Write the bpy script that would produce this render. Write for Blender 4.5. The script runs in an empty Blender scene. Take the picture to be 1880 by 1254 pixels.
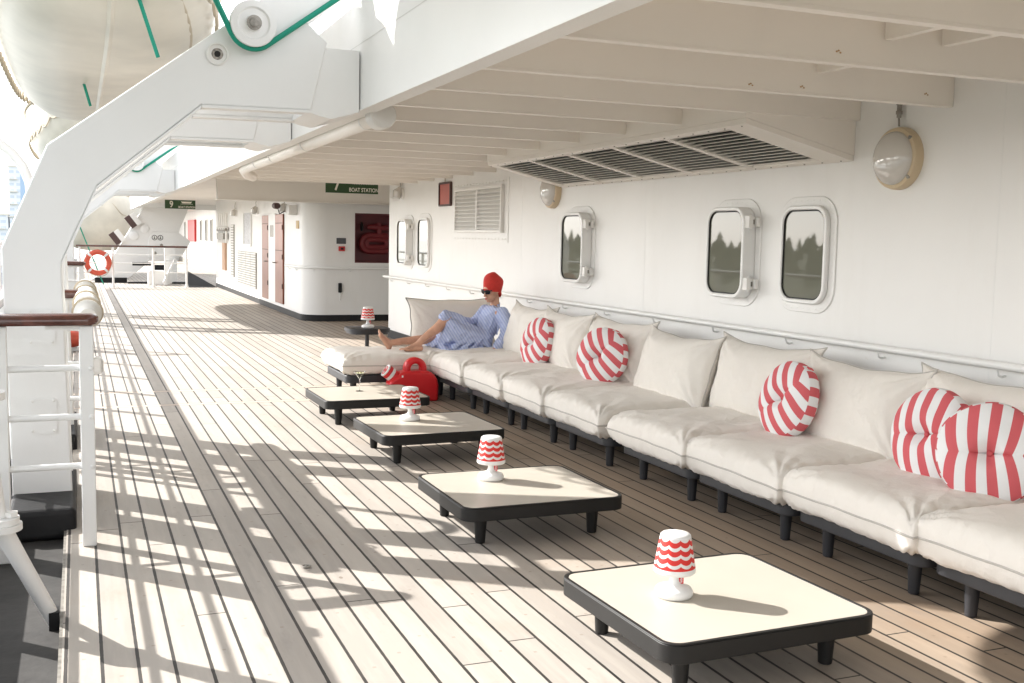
import bpy, math, random
from mathutils import Vector, Matrix, noise, Quaternion
from math import sin, cos, pi, sqrt, atan2, radians

S = bpy.context.scene
COL = S.collection
random.seed(7)

# ------------------------------------------------------------------ camera
cam = bpy.data.cameras.new('camera'); camo = bpy.data.objects.new('camera', cam); COL.objects.link(camo)
cam.sensor_width = 36; cam.lens = 37.53; cam.clip_end = 6000; cam.clip_start = .05
RX = Vector((.9270, -.3747, .0198)); RY = Vector((-.0170, -.0948, -.9953)); RZ = Vector((.3746, .9223, -.0945))
M = Matrix((( RX.x, -RY.x, -RZ.x, 0), (RX.y, -RY.y, -RZ.y, 0), (RX.z, -RY.z, -RZ.z, 1.58), (0, 0, 0, 1)))
camo.matrix_world = M
S.camera = camo
# ------------------------------------------------------------------ sky, sun, exposure
SUN = Vector((-.593, .593, .545)).normalized()
W = bpy.data.worlds.new('World'); S.world = W; W.use_nodes = True
nt = W.node_tree
sky = nt.nodes.new('ShaderNodeTexSky'); sky.sky_type = 'NISHITA'; sky.sun_disc = False
sky.sun_elevation = math.asin(SUN.z); sky.sun_rotation = radians(-45); sky.air_density = 1.0; sky.dust_density = 1.0; sky.ozone_density = 1.0
bg = nt.nodes['Background']; bg.inputs[1].default_value = .15
hs = nt.nodes.new('ShaderNodeHueSaturation'); hs.inputs['Saturation'].default_value = .2
nt.links.new(sky.outputs[0], hs.inputs['Color']); nt.links.new(hs.outputs[0], bg.inputs[0])
sl = bpy.data.lights.new('sun', 'SUN'); sl.energy = 3.0; sl.angle = radians(.5); sl.color = (1, .965, .92)
so = bpy.data.objects.new('sun', sl); COL.objects.link(so); so.rotation_euler = (-SUN).to_track_quat('-Z', 'Y').to_euler()
S.view_settings.view_transform = 'Standard'; S.view_settings.look = 'None'
S.view_settings.exposure = 1.80; S.view_settings.gamma = 1
S.render.engine = 'CYCLES'
S.cycles.max_bounces = 10; S.cycles.diffuse_bounces = 6; S.cycles.use_denoising = True
S.cycles.sample_clamp_indirect = 8; S.cycles.caustics_reflective = False; S.cycles.caustics_refractive = False

# ------------------------------------------------------------------ materials
class N:
    def __init__(s, name):
        s.m = bpy.data.materials.new(name); s.m.use_nodes = True; s.t = s.m.node_tree
        s.b = s.t.nodes['Principled BSDF']
    def n(s, typ, **kw):
        x = s.t.nodes.new(typ)
        for k, v in kw.items(): setattr(x, k, v)
        return x
    def l(s, a, b): s.t.links.new(a, b)
    def inp(s, sock, v):
        if hasattr(v, 'is_linked') or isinstance(v, bpy.types.NodeSocket): s.l(v, sock)
        else: sock.default_value = v
    def math(s, op, a, b=0., c=0.):
        x = s.n('ShaderNodeMath', operation=op)
        s.inp(x.inputs[0], a); s.inp(x.inputs[1], b); s.inp(x.inputs[2], c)
        return x.outputs[0]
    def mix(s, f, a, b, bt='MIX'):
        x = s.n('ShaderNodeMix', data_type='RGBA', blend_type=bt)
        s.inp(x.inputs[0], f); s.inp(x.inputs[6], a); s.inp(x.inputs[7], b)
        return x.outputs[2]
    def coord(s):
        return s.n('ShaderNodeTexCoord').outputs['Object']
    def xyz(s, v=None):
        x = s.n('ShaderNodeSeparateXYZ'); s.l(v or s.coord(), x.inputs[0]); return x.outputs
    def noise(s, vec, scale, detail=3, rough=.5, sc=None):
        if sc:
            mp = s.n('ShaderNodeMapping'); mp.inputs['Scale'].default_value = sc; s.l(vec, mp.inputs[0]); vec = mp.outputs[0]
        x = s.n('ShaderNodeTexNoise'); s.l(vec, x.inputs['Vector']); x.inputs['Scale'].default_value = scale
        x.inputs['Detail'].default_value = detail; x.inputs['Roughness'].default_value = rough
        return x.outputs['Fac']
    def ramp(s, f, a, b):
        x = s.n('ShaderNodeMapRange'); s.l(f, x.inputs[0]); x.inputs[1].default_value = a; x.inputs[2].default_value = b
        return x.outputs[0]
    def bump(s, h, strength=.3, dist=.01):
        x = s.n('ShaderNodeBump'); x.inputs['Strength'].default_value = strength; x.inputs['Distance'].default_value = dist
        s.l(h, x.inputs['Height']); s.l(x.outputs[0], s.b.inputs['Normal'])
def c4(c): return (c[0], c[1], c[2], 1)
def simple(name, col, rough=.5, metal=0., var=.06, scale=6, bump=0., bscale=20, bdist=.004, coat=0., spec=.5):
    a = N(name); co = a.coord()
    f = a.noise(co, scale, 4)
    f = a.ramp(f, .3, .7)
    lo = [x * (1 - var) for x in col]; hi = [min(1, x * (1 + var)) for x in col]
    a.l(a.mix(f, c4(lo), c4(hi)), a.b.inputs['Base Color'])
    a.b.inputs['Roughness'].default_value = rough; a.b.inputs['Metallic'].default_value = metal
    a.b.inputs['Coat Weight'].default_value = coat; a.b.inputs['Specular IOR Level'].default_value = spec
    if bump: a.bump(a.noise(co, bscale, 4), bump, bdist)
    return a.m
def paint(name, col, rust=.5, rough=.42):
    a = N(name); co = a.coord()
    f = a.ramp(a.noise(co, 1.3, 4), .3, .7)
    base = a.mix(f, c4([x * .955 for x in col]), c4(col))
    if rust:
        r1 = a.noise(co, 5, 6, .65, sc=(1, 1, .16)); r1 = a.ramp(r1, .66, .80)
        r2 = a.noise(co, 33, 3); r2 = a.ramp(r2, .56, .68)
        r = a.math('MULTIPLY', r1, r2); r = a.math('MULTIPLY', r, .55 * rust)
        base = a.mix(r, base, (.46, .27, .12, 1))
        s2 = a.ramp(a.noise(co, 2.1, 5, .7, sc=(1, 1, .25)), .52, .8)
        base = a.mix(a.math('MULTIPLY', s2, .16 * rust), base, (.55, .50, .43, 1))
    a.l(base, a.b.inputs['Base Color'])
    a.b.inputs['Roughness'].default_value = rough
    h = a.math('ADD', a.math('MULTIPLY', a.noise(co, 2.2, 2), 3.), a.math('MULTIPLY', a.noise(co, 60, 3), .12))
    a.bump(h, .22, .012)
    return a.m
WHITE = paint('white_ship_paint', (.83, .82, .80), .8)
WHITE2 = paint('white_gloss_paint', (.82, .815, .80), .25, .32)
CEILP = paint('ceiling_paint', (.85, .805, .745), .35, .5)
FLANGE = paint('fitting_paint', (.80, .785, .755), .3, .4)
BLACKP = simple('black_skirting_paint', (.009, .009, .010), .55, bump=.4, bscale=30, spec=.3)
TPLASTIC = simple('black_plastic', (.011, .0105, .010), .48, var=.12, bump=.12, bscale=220, bdist=.001, spec=.35)
PLASTIC = simple('dark_grey_plastic', (.021, .0215, .025), .5, var=.12, bump=.12, bscale=220, bdist=.001)
CREAM = simple('cream_laminate', (.46, .425, .365), .36, var=.03, scale=3)
VARN = simple('varnished_wood', (.085, .026, .017), .22, var=.45, scale=14, coat=.5)
GREYFLOOR = simple('grey_deck_paint', (.030, .028, .026), .7, var=.35, scale=9, bump=.5, bscale=25)
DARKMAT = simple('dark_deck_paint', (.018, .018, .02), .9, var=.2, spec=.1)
BOATM = simple('cream_boat_hull', (.66, .62, .54), .38, var=.09, scale=2.2, bump=.1, bscale=3, bdist=.02)
ROPEG = simple('green_rope', (.0, .26, .17), .6, bump=.5, bscale=160, bdist=.002)
ROPEW = simple('pale_rope', (.5, .43, .33), .8)
REDP = simple('red_plastic', (.62, .012, .018), .35, var=.05, coat=.15)
WPLASTIC = simple('white_plastic', (.76, .76, .75), .35, var=.01)
CANVAS = simple('white_canvas', (.74, .715, .66), .8, var=.08, scale=5, bump=.4, bscale=14, bdist=.015)
STEEL = simple('galvanised_steel', (.30, .28, .25), .5, .6, var=.3, scale=30)
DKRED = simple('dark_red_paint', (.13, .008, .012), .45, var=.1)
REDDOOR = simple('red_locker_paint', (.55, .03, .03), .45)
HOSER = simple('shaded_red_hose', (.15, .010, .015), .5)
GREEN = simple('green_sign', (.022, .062, .018), .5, var=.03)
SIGNW = simple('sign_cream', (.78, .73, .64), .5, var=.01)
DARK = simple('dark_void', (.018, .016, .014), .8)
BROWNB = simple('brown_rubber', (.075, .04, .035), .6)
COPPER = simple('copper_panel', (.19, .075, .05), .33, .85, var=.15, scale=3)
SKIN = simple('skin', (.57, .315, .215), .45, var=.14, scale=14)
LIPS = simple('lips', (.5, .09, .09), .4)
CAPRED = simple('red_knit', (.56, .035, .026), .85, var=.08, scale=60, bump=.4, bscale=120, bdist=.002)
BLACKG = simple('black_gloss', (.008, .008, .009), .12)
PINK = simple('faded_red_paper', (.46, .13, .105), .6, var=.05)
YEL = simple('yellow_plate', (.55, .36, .12), .5)
ORANGE = simple('orange_ring', (.58, .085, .045), .5, var=.12, bump=.2)
LAMPB = simple('beige_lamp_body', (.62, .50, .34), .45)
LAMPG = simple('frosted_lamp_glass', (.60, .57, .53), .12, var=.03, coat=.5)
CHART = simple('faded_chart', (.5, .5, .52), .5, var=.3, scale=25)
ORP = simple('tan_board', (.52, .33, .22), .6)

def fabric(name, col, var=.05):
    a = N(name); co = a.coord()
    f = a.ramp(a.noise(co, 4, 4), .3, .7)
    a.l(a.mix(f, c4([x * (1 - var) for x in col]), c4(col)), a.b.inputs['Base Color'])
    a.b.inputs['Roughness'].default_value = .85
    a.b.inputs['Sheen Weight'].default_value = .15
    wv = a.noise(co, 5.5, 4, .5); rg = a.math('ABSOLUTE', a.math('SUBTRACT', wv, .5)); rg = a.math('POWER', a.math('SUBTRACT', 1., a.math('MULTIPLY', rg, 4.)), 3.)
    msk = a.ramp(a.noise(co, 2.3, 2), .42, .62)
    h = a.math('ADD', a.math('MULTIPLY', a.noise(co, 9, 5, .55), 1.), a.math('MULTIPLY', a.noise(co, 420, 1), .04))
    h = a.math('ADD', h, a.math('MULTIPLY', a.math('MULTIPLY', rg, msk), .30))
    a.bump(h, .55, .02)
    return a.m
FAB = fabric('beige_outdoor_fabric', (.79, .75, .69))
SEAM = simple('paint_seam', (.66, .65, .63), .5)
PIPE_ = fabric('grey_piping', (.50, .47, .43))
PIPED = fabric('dark_piping', (.30, .29, .27))

def deck_mat():
    a = N('teak_deck'); co = a.coord(); o = a.xyz(co); X, Y = o[0], o[1]
    p = a.math('DIVIDE', a.math('SUBTRACT', X, .0537), .1243)
    ix = a.math('FLOOR', p); fx = a.math('FRACT', p)
    d = a.math('ABSOLUTE', a.math('SUBTRACT', a.math('FRACT', a.math('ADD', fx, .5)), .5))
    seam = a.math('LESS_THAN', a.math('ADD', d, a.math('MULTIPLY', a.math('SUBTRACT', a.noise(co, 18, 3), .5), .022)), .052)
    wn = a.n('ShaderNodeTexWhiteNoise', noise_dimensions='1D'); a.l(ix, wn.inputs['W'])
    y2 = a.math('ADD', a.math('DIVIDE', Y, 3.1), a.math('MULTIPLY', wn.outputs['Value'], 7.))
    iy = a.math('FLOOR', y2); fy = a.math('FRACT', y2)
    joint = a.math('LESS_THAN', fy, .0026)
    cmb = a.n('ShaderNodeCombineXYZ'); a.l(ix, cmb.inputs[0]); a.l(iy, cmb.inputs[1])
    w2 = a.n('ShaderNodeTexWhiteNoise', noise_dimensions='2D'); a.l(cmb.outputs[0], w2.inputs['Vector'])
    r = w2.outputs['Value']
    # shift grain per plank
    sh = a.n('ShaderNodeCombineXYZ'); a.l(a.math('MULTIPLY', r, 40), sh.inputs[1]); a.l(a.math('MULTIPLY', r, 13), sh.inputs[0])
    va = a.n('ShaderNodeVectorMath', operation='ADD'); a.l(co, va.inputs[0]); a.l(sh.outputs[0], va.inputs[1])
    g = a.noise(va.outputs[0], 1, 6, .65, sc=(70, 2.2, 1))
    g2 = a.noise(va.outputs[0], 1, 4, .6, sc=(16, 1.1, 1))
    base = a.mix(r, (.345, .315, .282, 1), (.445, .408, .362, 1))
    base = a.mix(a.math('MULTIPLY', a.ramp(g, .35, .75), .38), base, (.40, .345, .29, 1))
    base = a.mix(a.math('MULTIPLY', a.ramp(g2, .45, .8), .40), base, (.56, .515, .455, 1))
    st = a.ramp(a.noise(co, 1.6, 5, .6), .56, .78)
    base = a.mix(a.math('MULTIPLY', st, .45), base, (.34, .255, .185, 1))
    # greyer outboard, darker and browner towards the deckhouse
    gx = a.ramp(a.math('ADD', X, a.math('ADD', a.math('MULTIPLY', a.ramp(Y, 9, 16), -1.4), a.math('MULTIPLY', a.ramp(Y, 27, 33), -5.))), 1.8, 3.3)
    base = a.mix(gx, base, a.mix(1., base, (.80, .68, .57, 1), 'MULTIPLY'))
    vor = a.n('ShaderNodeTexVoronoi'); mp = a.n('ShaderNodeMapping'); mp.inputs['Scale'].default_value = (2.4, 1.3, 1)
    a.l(co, mp.inputs[0]); a.l(mp.outputs[0], vor.inputs['Vector']); vor.inputs['Scale'].default_value = 1
    kn = a.math('LESS_THAN', vor.outputs['Distance'], .028)
    base = a.mix(a.math('MULTIPLY', kn, .55), base, (.12, .07, .04, 1))
    pl = a.math('MULTIPLY', a.math('LESS_THAN', a.math('ABSOLUTE', a.math('SUBTRACT', a.math('FRACT', a.math('ADD', a.math('DIVIDE', Y, .61), a.math('MULTIPLY', r, 3.))), .5)), .0115),
                a.math('LESS_THAN', a.math('ABSOLUTE', a.math('SUBTRACT', fx, .5)), .055))
    base = a.mix(a.math('MULTIPLY', pl, .35), base, (.20, .15, .11, 1))
    dirt = a.ramp(a.noise(co, 3.4, 6, .7, sc=(3, .7, 1)), .55, .75)
    base = a.mix(a.math('MULTIPLY', dirt, .42), base, (.24, .215, .19, 1))
    # transverse joint strips
    def near(y0, w): return a.math('LESS_THAN', a.math('ABSOLUTE', a.math('SUBTRACT', Y, y0)), w)
    strip = a.math('MAXIMUM', near(10.25, .05), near(11.16, .05))
    base = a.mix(strip, base, (.47, .39, .32, 1))
    ns = a.math('SUBTRACT', 1., strip)
    edge = a.math('MAXIMUM', near(10.25, .058), near(11.16, .058))
    edge = a.math('SUBTRACT', edge, strip)
    line = a.math('MAXIMUM', a.math('MULTIPLY', a.math('MAXIMUM', seam, joint), ns), edge)
    sc_ = a.mix(a.ramp(a.noise(co, 7, 3), .3, .7), (.016, .014, .013, 1), (.045, .038, .032, 1))
    col = a.mix(line, base, sc_)
    a.l(col, a.b.inputs['Base Color'])
    a.b.inputs['Roughness'].default_value = .62
    h = a.math('SUBTRACT', a.math('MULTIPLY', g, .25), line)
    a.bump(h, .35, .003)
    return a.m
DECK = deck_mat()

def stripe_mat(name, angle, period=.098, pinch=True, radial=False):
    a = N(name); o = a.xyz(); X, Y = o[0], o[1]
    if radial:
        th = a.math('ARCTAN2', Y, X)
        t = a.math('MULTIPLY', th, 13 / (2 * pi))
    else:
        u = a.math('ADD', a.math('MULTIPLY', X, cos(angle)), a.math('MULTIPLY', Y, sin(angle)))
        v = a.math('SUBTRACT', a.math('MULTIPLY', Y, cos(angle)), a.math('MULTIPLY', X, sin(angle)))
        if pinch:
            ev = a.math('POWER', 2.718, a.math('MULTIPLY', a.math('ABSOLUTE', v), -13.))
            eu = a.math('POWER', 2.718, a.math('MULTIPLY', a.math('ABSOLUTE', u), -5.))
            k = a.math('ADD', 1., a.math('MULTIPLY', a.math('MULTIPLY', ev, eu), .55))
            u = a.math('MULTIPLY', u, k)
            u = a.math('ADD', u, a.math('MULTIPLY', a.math('ABSOLUTE', v), -.10))
        t = a.math('ADD', a.math('DIVIDE', u, period), .22)
    f = a.math('LESS_THAN', a.math('FRACT', t), .5)
    a.l(a.mix(f, (.78, .78, .78, 1), (.60, .11, .125, 1)), a.b.inputs['Base Color'])
    a.b.inputs['Roughness'].default_value = .85
    a.bump(a.noise(a.coord(), 14, 4), .25, .01)
    return a.m
def shade_mat():
    a = N('scalloped_lamp_cover'); o = a.xyz()
    th = a.math('ARCTAN2', o[1], o[0])
    s = a.math('ABSOLUTE', a.math('SINE', a.math('MULTIPLY', th, 4.5)))
    s = a.math('POWER', s, .75)
    z = a.math('ADD', o[2], a.math('MULTIPLY', s, .0115))
    t = a.math('DIVIDE', a.math('SUBTRACT', z, .1185), .0325)
    f = a.math('LESS_THAN', a.math('FRACT', t), .60)
    f = a.math('MULTIPLY', f, a.math('GREATER_THAN', t, 0.))
    a.l(a.mix(f, (.68, .665, .65, 1), (.60, .022, .016, 1)), a.b.inputs['Base Color'])
    a.b.inputs['Roughness'].default_value = .6
    return a.m
SHADE = shade_mat()
def dress_mat():
    a = N('blue_striped_cotton'); co = a.coord()
    mp = a.n('ShaderNodeMapping'); mp.inputs['Rotation'].default_value = (.3, .5, .4); a.l(co, mp.inputs[0])
    o = a.xyz(mp.outputs[0])
    f = a.math('ADD', .5, a.math('MULTIPLY', .5, a.math('SINE', a.math('MULTIPLY', o[0], 240.))))
    f = a.math('ADD', a.math('MULTIPLY', f, .6), a.math('MULTIPLY', a.noise(mp.outputs[0], 1, 3, .6, sc=(60, 4, 4)), .5))
    col = a.mix(f, (.26, .335, .62, 1), (.58, .63, .80, 1))
    a.l(col, a.b.inputs['Base Color']); a.b.inputs['Roughness'].default_value = .8
    a.bump(a.noise(co, 16, 4), .4, .015)
    return a.m
DRESS = dress_mat()
def glass_dark():
    a = N('dark_window_glass')
    a.b.inputs['Base Color'].default_value = (.17, .17, .135, 1); a.b.inputs['Roughness'].default_value = .02
    a.b.inputs['IOR'].default_value = 1.5; a.b.inputs['Specular IOR Level'].default_value = .42
    a.b.inputs['Coat Weight'].default_value = .0; a.b.inputs['Coat Roughness'].default_value = .02
    co = a.coord(); a.bump(a.noise(co, 2.5, 2), .02, .01)
    return a.m
GLASSD = glass_dark()
def clear_glass():
    a = N('clear_glass'); a.b.inputs['Transmission Weight'].default_value = 1; a.b.inputs['Roughness'].default_value = .02
    a.b.inputs['IOR'].default_value = 1.3; a.b.inputs['Base Color'].default_value = (.97, .98, .96, 1)
    return a.m
CLEAR = clear_glass()
DRINK = simple('pale_cocktail', (.80, .76, .52), .2)
def sea_mat():
    a = N('sea_water'); co = a.coord()
    a.b.inputs['Base Color'].default_value = (.10, .125, .12, 1); a.b.inputs['Roughness'].default_value = .12
    a.bump(a.noise(co, .35, 4), .3, .3)
    return a.m
def foliage():
    a = N('hazed_conifer'); co = a.coord()
    a.l(a.mix(a.ramp(a.noise(co, .15, 3), .3, .7), (.095, .105, .060, 1), (.15, .155, .095, 1)), a.b.inputs['Base Color'])  # distance haze is put into the lightened tree colour
    a.b.inputs['Roughness'].default_value = .9
    return a.m
def city_mat():
    a = N('pale_facade'); o = a.xyz()
    fz = a.math('LESS_THAN', a.math('FRACT', a.math('DIVIDE', o[2], 1.55)), .45)
    fy = a.math('LESS_THAN', a.math('FRACT', a.math('DIVIDE', a.math('ADD', o[0], o[1]), 1.8)), .7)
    f = a.math('MULTIPLY', fz, fy)
    a.l(a.mix(f, (.82, .84, .88, 1), (.64, .70, .78, 1)), a.b.inputs['Base Color'])  # pale bluish tone stands in for haze over the harbour
    a.b.inputs['Roughness'].default_value = .5
    return a.m
CITY = city_mat()
CITYB = simple('blue_curtain_wall', (.42, .56, .74), .3)

# ------------------------------------------------------------------ mesh builder
class B:
    def __init__(s): s.v = []; s.f = []
    def add(s, v, f):
        o = len(s.v); s.v += [tuple(x) for x in v]; s.f += [tuple(i + o for i in q) for q in f]; return s
    def box(s, a, b, m=None):
        x0, y0, z0 = a; x1, y1, z1 = b
        v = [(x0, y0, z0), (x1, y0, z0), (x1, y1, z0), (x0, y1, z0), (x0, y0, z1), (x1, y0, z1), (x1, y1, z1), (x0, y1, z1)]
        if m: v = [m @ Vector(p) for p in v]
        return s.add(v, [(0, 3, 2, 1), (4, 5, 6, 7), (0, 1, 5, 4), (1, 2, 6, 5), (2, 3, 7, 6), (3, 0, 4, 7)])
    def beam(s, p, q, w, h, up=(0, 0, 1)):
        p, q = Vector(p), Vector(q); d = (q - p); L = d.length; d.normalize()
        u = Vector(up)
        if abs(d.dot(u)) > .98: u = Vector((0, 1, 0))
        x = d.cross(u).normalized(); z = x.cross(d)
        v = []
        for c in (p, q):
            for a_, b_ in ((-1, -1), (1, -1), (1, 1), (-1, 1)): v.append(c + x * a_ * w / 2 + z * b_ * h / 2)
        return s.add(v, [(0, 3, 2, 1), (4, 5, 6, 7), (0, 1, 5, 4), (1, 2, 6, 5), (2, 3, 7, 6), (3, 0, 4, 7)])
    def prism(s, poly, fn, a, b):
        n = len(poly)
        v = [fn(p[0], p[1], a) for p in poly] + [fn(p[0], p[1], b) for p in poly]
        f = [tuple(range(n)), tuple(range(2 * n - 1, n - 1, -1))] + [(i, i + n, (i + 1) % n + n, (i + 1) % n) for i in range(n)]
        return s.add(v, f)
    def rings(s, R, closed=False, cap=True):
        n = len(R[0]); v = [p for r in R for p in r]; f = []
        K = len(R)
        for k in range(K if closed else K - 1):
            k2 = (k + 1) % K
            for i in range(n): f.append((k * n + i, k * n + (i + 1) % n, k2 * n + (i + 1) % n, k2 * n + i))
        if cap and not closed:
            f.append(tuple(range(n - 1, -1, -1))); f.append(tuple((K - 1) * n + i for i in range(n)))
        return s.add(v, f)
    def tube(s, path, r, n=10, closed=False, cap=True):
        P = [Vector(p) for p in path]; K = len(P); R = []
        rr = r if isinstance(r, (list, tuple)) else [r] * K
        up = None
        for i in range(K):
            if closed: d = (P[(i + 1) % K] - P[i - 1])
            else: d = P[min(i + 1, K - 1)] - P[max(i - 1, 0)]
            d.normalize()
            if up is None:
                up = Vector((0, 0, 1)) if abs(d.z) < .9 else Vector((1, 0, 0))
            x = d.cross(up).normalized(); up = x.cross(d).normalized()
            R.append([P[i] + x * rr[i] * cos(2 * pi * j / n) + up * rr[i] * sin(2 * pi * j / n) for j in range(n)])
        return s.rings(R, closed, cap)
    def lathe(s, prof, n=32, o=(0, 0, 0), m=None, cap=True):
        R = []
        for r, z in prof:
            ring = [Vector((r * cos(2 * pi * j / n), r * sin(2 * pi * j / n), z)) for j in range(n)]
            if m: ring = [m @ p for p in ring]
            R.append([p + Vector(o) for p in ring])
        return s.rings(R, False, cap)
    def ell(s, c, r, m=None, n=20, k=14):
        c = Vector(c); R = []
        for i in range(k + 1):
            t = -pi / 2 + pi * i / k; q = max(cos(t), .02)
            ring = [Vector((r[0] * q * cos(2 * pi * j / n), r[1] * q * sin(2 * pi * j / n), r[2] * sin(t))) for j in range(n)]
            if m: ring = [m @ p for p in ring]
            R.append([p + c for p in ring])
        return s.rings(R)
    def cap(s, p, q, r0, r1, n=16):
        p, q = Vector(p), Vector(q); d = (q - p); L = d.length; d.normalize()
        pts = []; rad = []
        for i in range(7):
            t = pi / 2 * (1 - i / 6); pts.append(p - d * r0 * sin(t)); rad.append(max(r0 * cos(t), .0005))
        for i in range(1, 6): pts.append(p + d * L * i / 6); rad.append(r0 + (r1 - r0) * i / 6)
        for i in range(7):
            t = pi / 2 * i / 6; pts.append(q + d * r1 * sin(t)); rad.append(max(r1 * cos(t), .0005))
        return s.tube(pts, rad, n)

def root(o):
    while o.parent: o = o.parent
    return o
def make(name, b, mat, parent=None, smooth=35, bevel=0, loc=None, seg=2, local=False):
    off = Vector((0, 0, 0))
    if parent is not None and not local: off = root(parent).location
    elif loc is not None and not local: off = Vector(loc)
    me = bpy.data.meshes.new(name)
    me.from_pydata([(v[0] - off.x, v[1] - off.y, v[2] - off.z) for v in b.v], [], b.f)
    me.validate(); me.update()
    o = bpy.data.objects.new(name, me); COL.objects.link(o)
    mats = mat if isinstance(mat, (list, tuple)) else [mat]
    for m in mats: me.materials.append(m)
    if smooth:
        me.polygons.foreach_set('use_smooth', [True] * len(me.polygons))
        me.set_sharp_from_angle(angle=radians(smooth))
    if bevel:
        md = o.modifiers.new('bevel', 'BEVEL'); md.width = bevel; md.segments = seg; md.limit_method = 'ANGLE'; md.angle_limit = radians(40)
        md.harden_normals = False
    if parent is not None: o.parent = parent
    elif loc is not None: o.location = loc
    return o
def recalc(o):
    import bmesh
    bm = bmesh.new(); bm.from_mesh(o.data); bmesh.ops.recalc_face_normals(bm, faces=bm.faces); bm.to_mesh(o.data); bm.free()
    return o
def tag(o, label, cat, group=None):
    o['label'] = label; o['category'] = cat
    if group: o['group'] = group
    return o
def thing(name, label, cat, loc=(0, 0, 0), group=None, rz=0):
    o = bpy.data.objects.new(name, None); COL.objects.link(o); o.location = loc; o.rotation_euler = (0, 0, rz)
    o.empty_display_size = .1
    return tag(o, label, cat, group)
def struct(o, kind='structure'): o['kind'] = kind; return o
def copy_tree(o, loc=None, rz=None, label=None, parent=None):
    c = o.copy(); COL.objects.link(c)
    if parent is not None: c.parent = parent
    if loc is not None: c.location = loc
    if rz is not None: c.rotation_euler = (c.rotation_euler[0], c.rotation_euler[1], rz)
    if label: c['label'] = label
    for ch in list(o.children): copy_tree(ch, parent=c)
    return c
def rrect(w, h, r, n=6, cx=0, cy=0):
    P = []
    for (sx, sy, a0) in ((1, 1, 0), (-1, 1, 90), (-1, -1, 180), (1, -1, 270)):
        for i in range(n + 1):
            a = radians(a0 + 90 * i / n); P.append((cx + sx * (w / 2 - r) + r * cos(a), cy + sy * (h / 2 - r) + r * sin(a)))
    return P
XY = lambda a, b, c: (a, b, c)       # poly in plan, extruded in z
XZ = lambda a, b, c: (a, c, b)       # poly in the transverse plane, extruded in y
YZ = lambda a, b, c: (c, a, b)       # poly in the fore-and-aft plane, extruded in x
_dg = None
def textmesh(txt, size, m, depth=.002, sx=1., align='LEFT'):
    cu = bpy.data.curves.new('t', 'FONT'); cu.body = txt; cu.size = size; cu.extrude = depth; cu.align_x = align; cu.offset = size * .018
    ob = bpy.data.objects.new('t', cu); COL.objects.link(ob)
    dg = bpy.context.evaluated_depsgraph_get()
    me = bpy.data.meshes.new_from_object(ob.evaluated_get(dg))
    b = B(); b.add([m @ Vector((v.co.x * sx, v.co.y, v.co.z)) for v in me.vertices], [tuple(p.vertices) for p in me.polygons])
    bpy.data.objects.remove(ob); bpy.data.curves.remove(cu); bpy.data.meshes.remove(me)
    return b

# ================================================================== THE SETTING
b = B()
xs = [-.085, 1.6, 3, 4.7, 9]; ys = [-5, 0, 5, 10, 20, 30, 70]
for i in range(len(xs) - 1):
    for j in range(len(ys) - 1):
        b.box((xs[i], ys[j], -.05), (xs[i + 1], ys[j + 1], 0)) if False else None
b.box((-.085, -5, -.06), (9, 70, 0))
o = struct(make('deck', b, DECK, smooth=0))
b = B(); b.box((-.62, -5, -.30), (-.0852, 70, -.055)); b.box((-.66, -5, -.30), (-.6201, 70, .30))
struct(make('waterway', b, GREYFLOOR, smooth=0))
b = B(); b.box((-.098, -5, -.054), (-.0853, 70, -.004)); struct(make('deck_edge', b, STEEL, smooth=0))
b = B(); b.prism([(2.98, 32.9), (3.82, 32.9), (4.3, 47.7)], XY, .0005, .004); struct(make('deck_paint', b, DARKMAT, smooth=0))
b = B(); b.add([(-4000, -3000, -9), (4000, -3000, -9), (4000, 5000, -9), (-4000, 5000, -9)], [(0, 1, 2, 3)])
struct(make('sea', b, sea_mat(), smooth=0))
# ship side below the waterway
b = B(); b.box((-.66, -5, -9.2), (-.6205, 70, -.301)); struct(make('hull', b, WHITE, smooth=0))

# wooded shore across the water
b = B(); rnd = random.Random(3)
pts = []
for i in range(60):
    a = radians(20 + 90 * i / 59); pts.append(a)
prof = [(235, -9.2), (250, -6), (285, -2.5), (330, -.5), (420, -1)]
R = []
for a in pts:
    R.append([(-sin(a) * r, cos(a) * r, z + (1.3 * noise.noise((a * 5, r * .02, 0)) if z > -9 else 0)) for r, z in prof])
v = [p for r in R for p in r]; n = len(prof); f = []
for k in range(len(R) - 1):
    for i in range(n - 1): f.append((k * n + i, (k + 1) * n + i, (k + 1) * n + i + 1, k * n + i + 1))
b.add(v, f); struct(make('shore', b, foliage()))
b = B()
for k in range(900):
    a = radians(20 + 90 * rnd.random()); r = 250 + 110 * rnd.random()
    x, y = -sin(a) * r, cos(a) * r; h = (5.2 + 3.2 * rnd.random()) * (1 + .25 * sin(a * 9)); w = 2.0 + 1.2 * rnd.random(); z0 = -6 + 5 * (r - 250) / 110
    for t in range(4):
        zz = z0 + h * (.12 + .22 * t); ww = w * (1 - .22 * t)
        ring = [(x + ww * cos(2 * pi * j / 7 + t) * (.75 + .5 * rnd.random()), y + ww * sin(2 * pi * j / 7 + t) * (.75 + .5 * rnd.random()), zz) for j in range(7)]
        b.add(ring + [(x, y, zz + h * .36)], [(j, (j + 1) % 7, 7) for j in range(7)])
o = make('far_wood', b, foliage(), smooth=0); struct(o, 'stuff'); tag(o, 'haze-lightened conifer wood on the far shore', 'wood')

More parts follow.
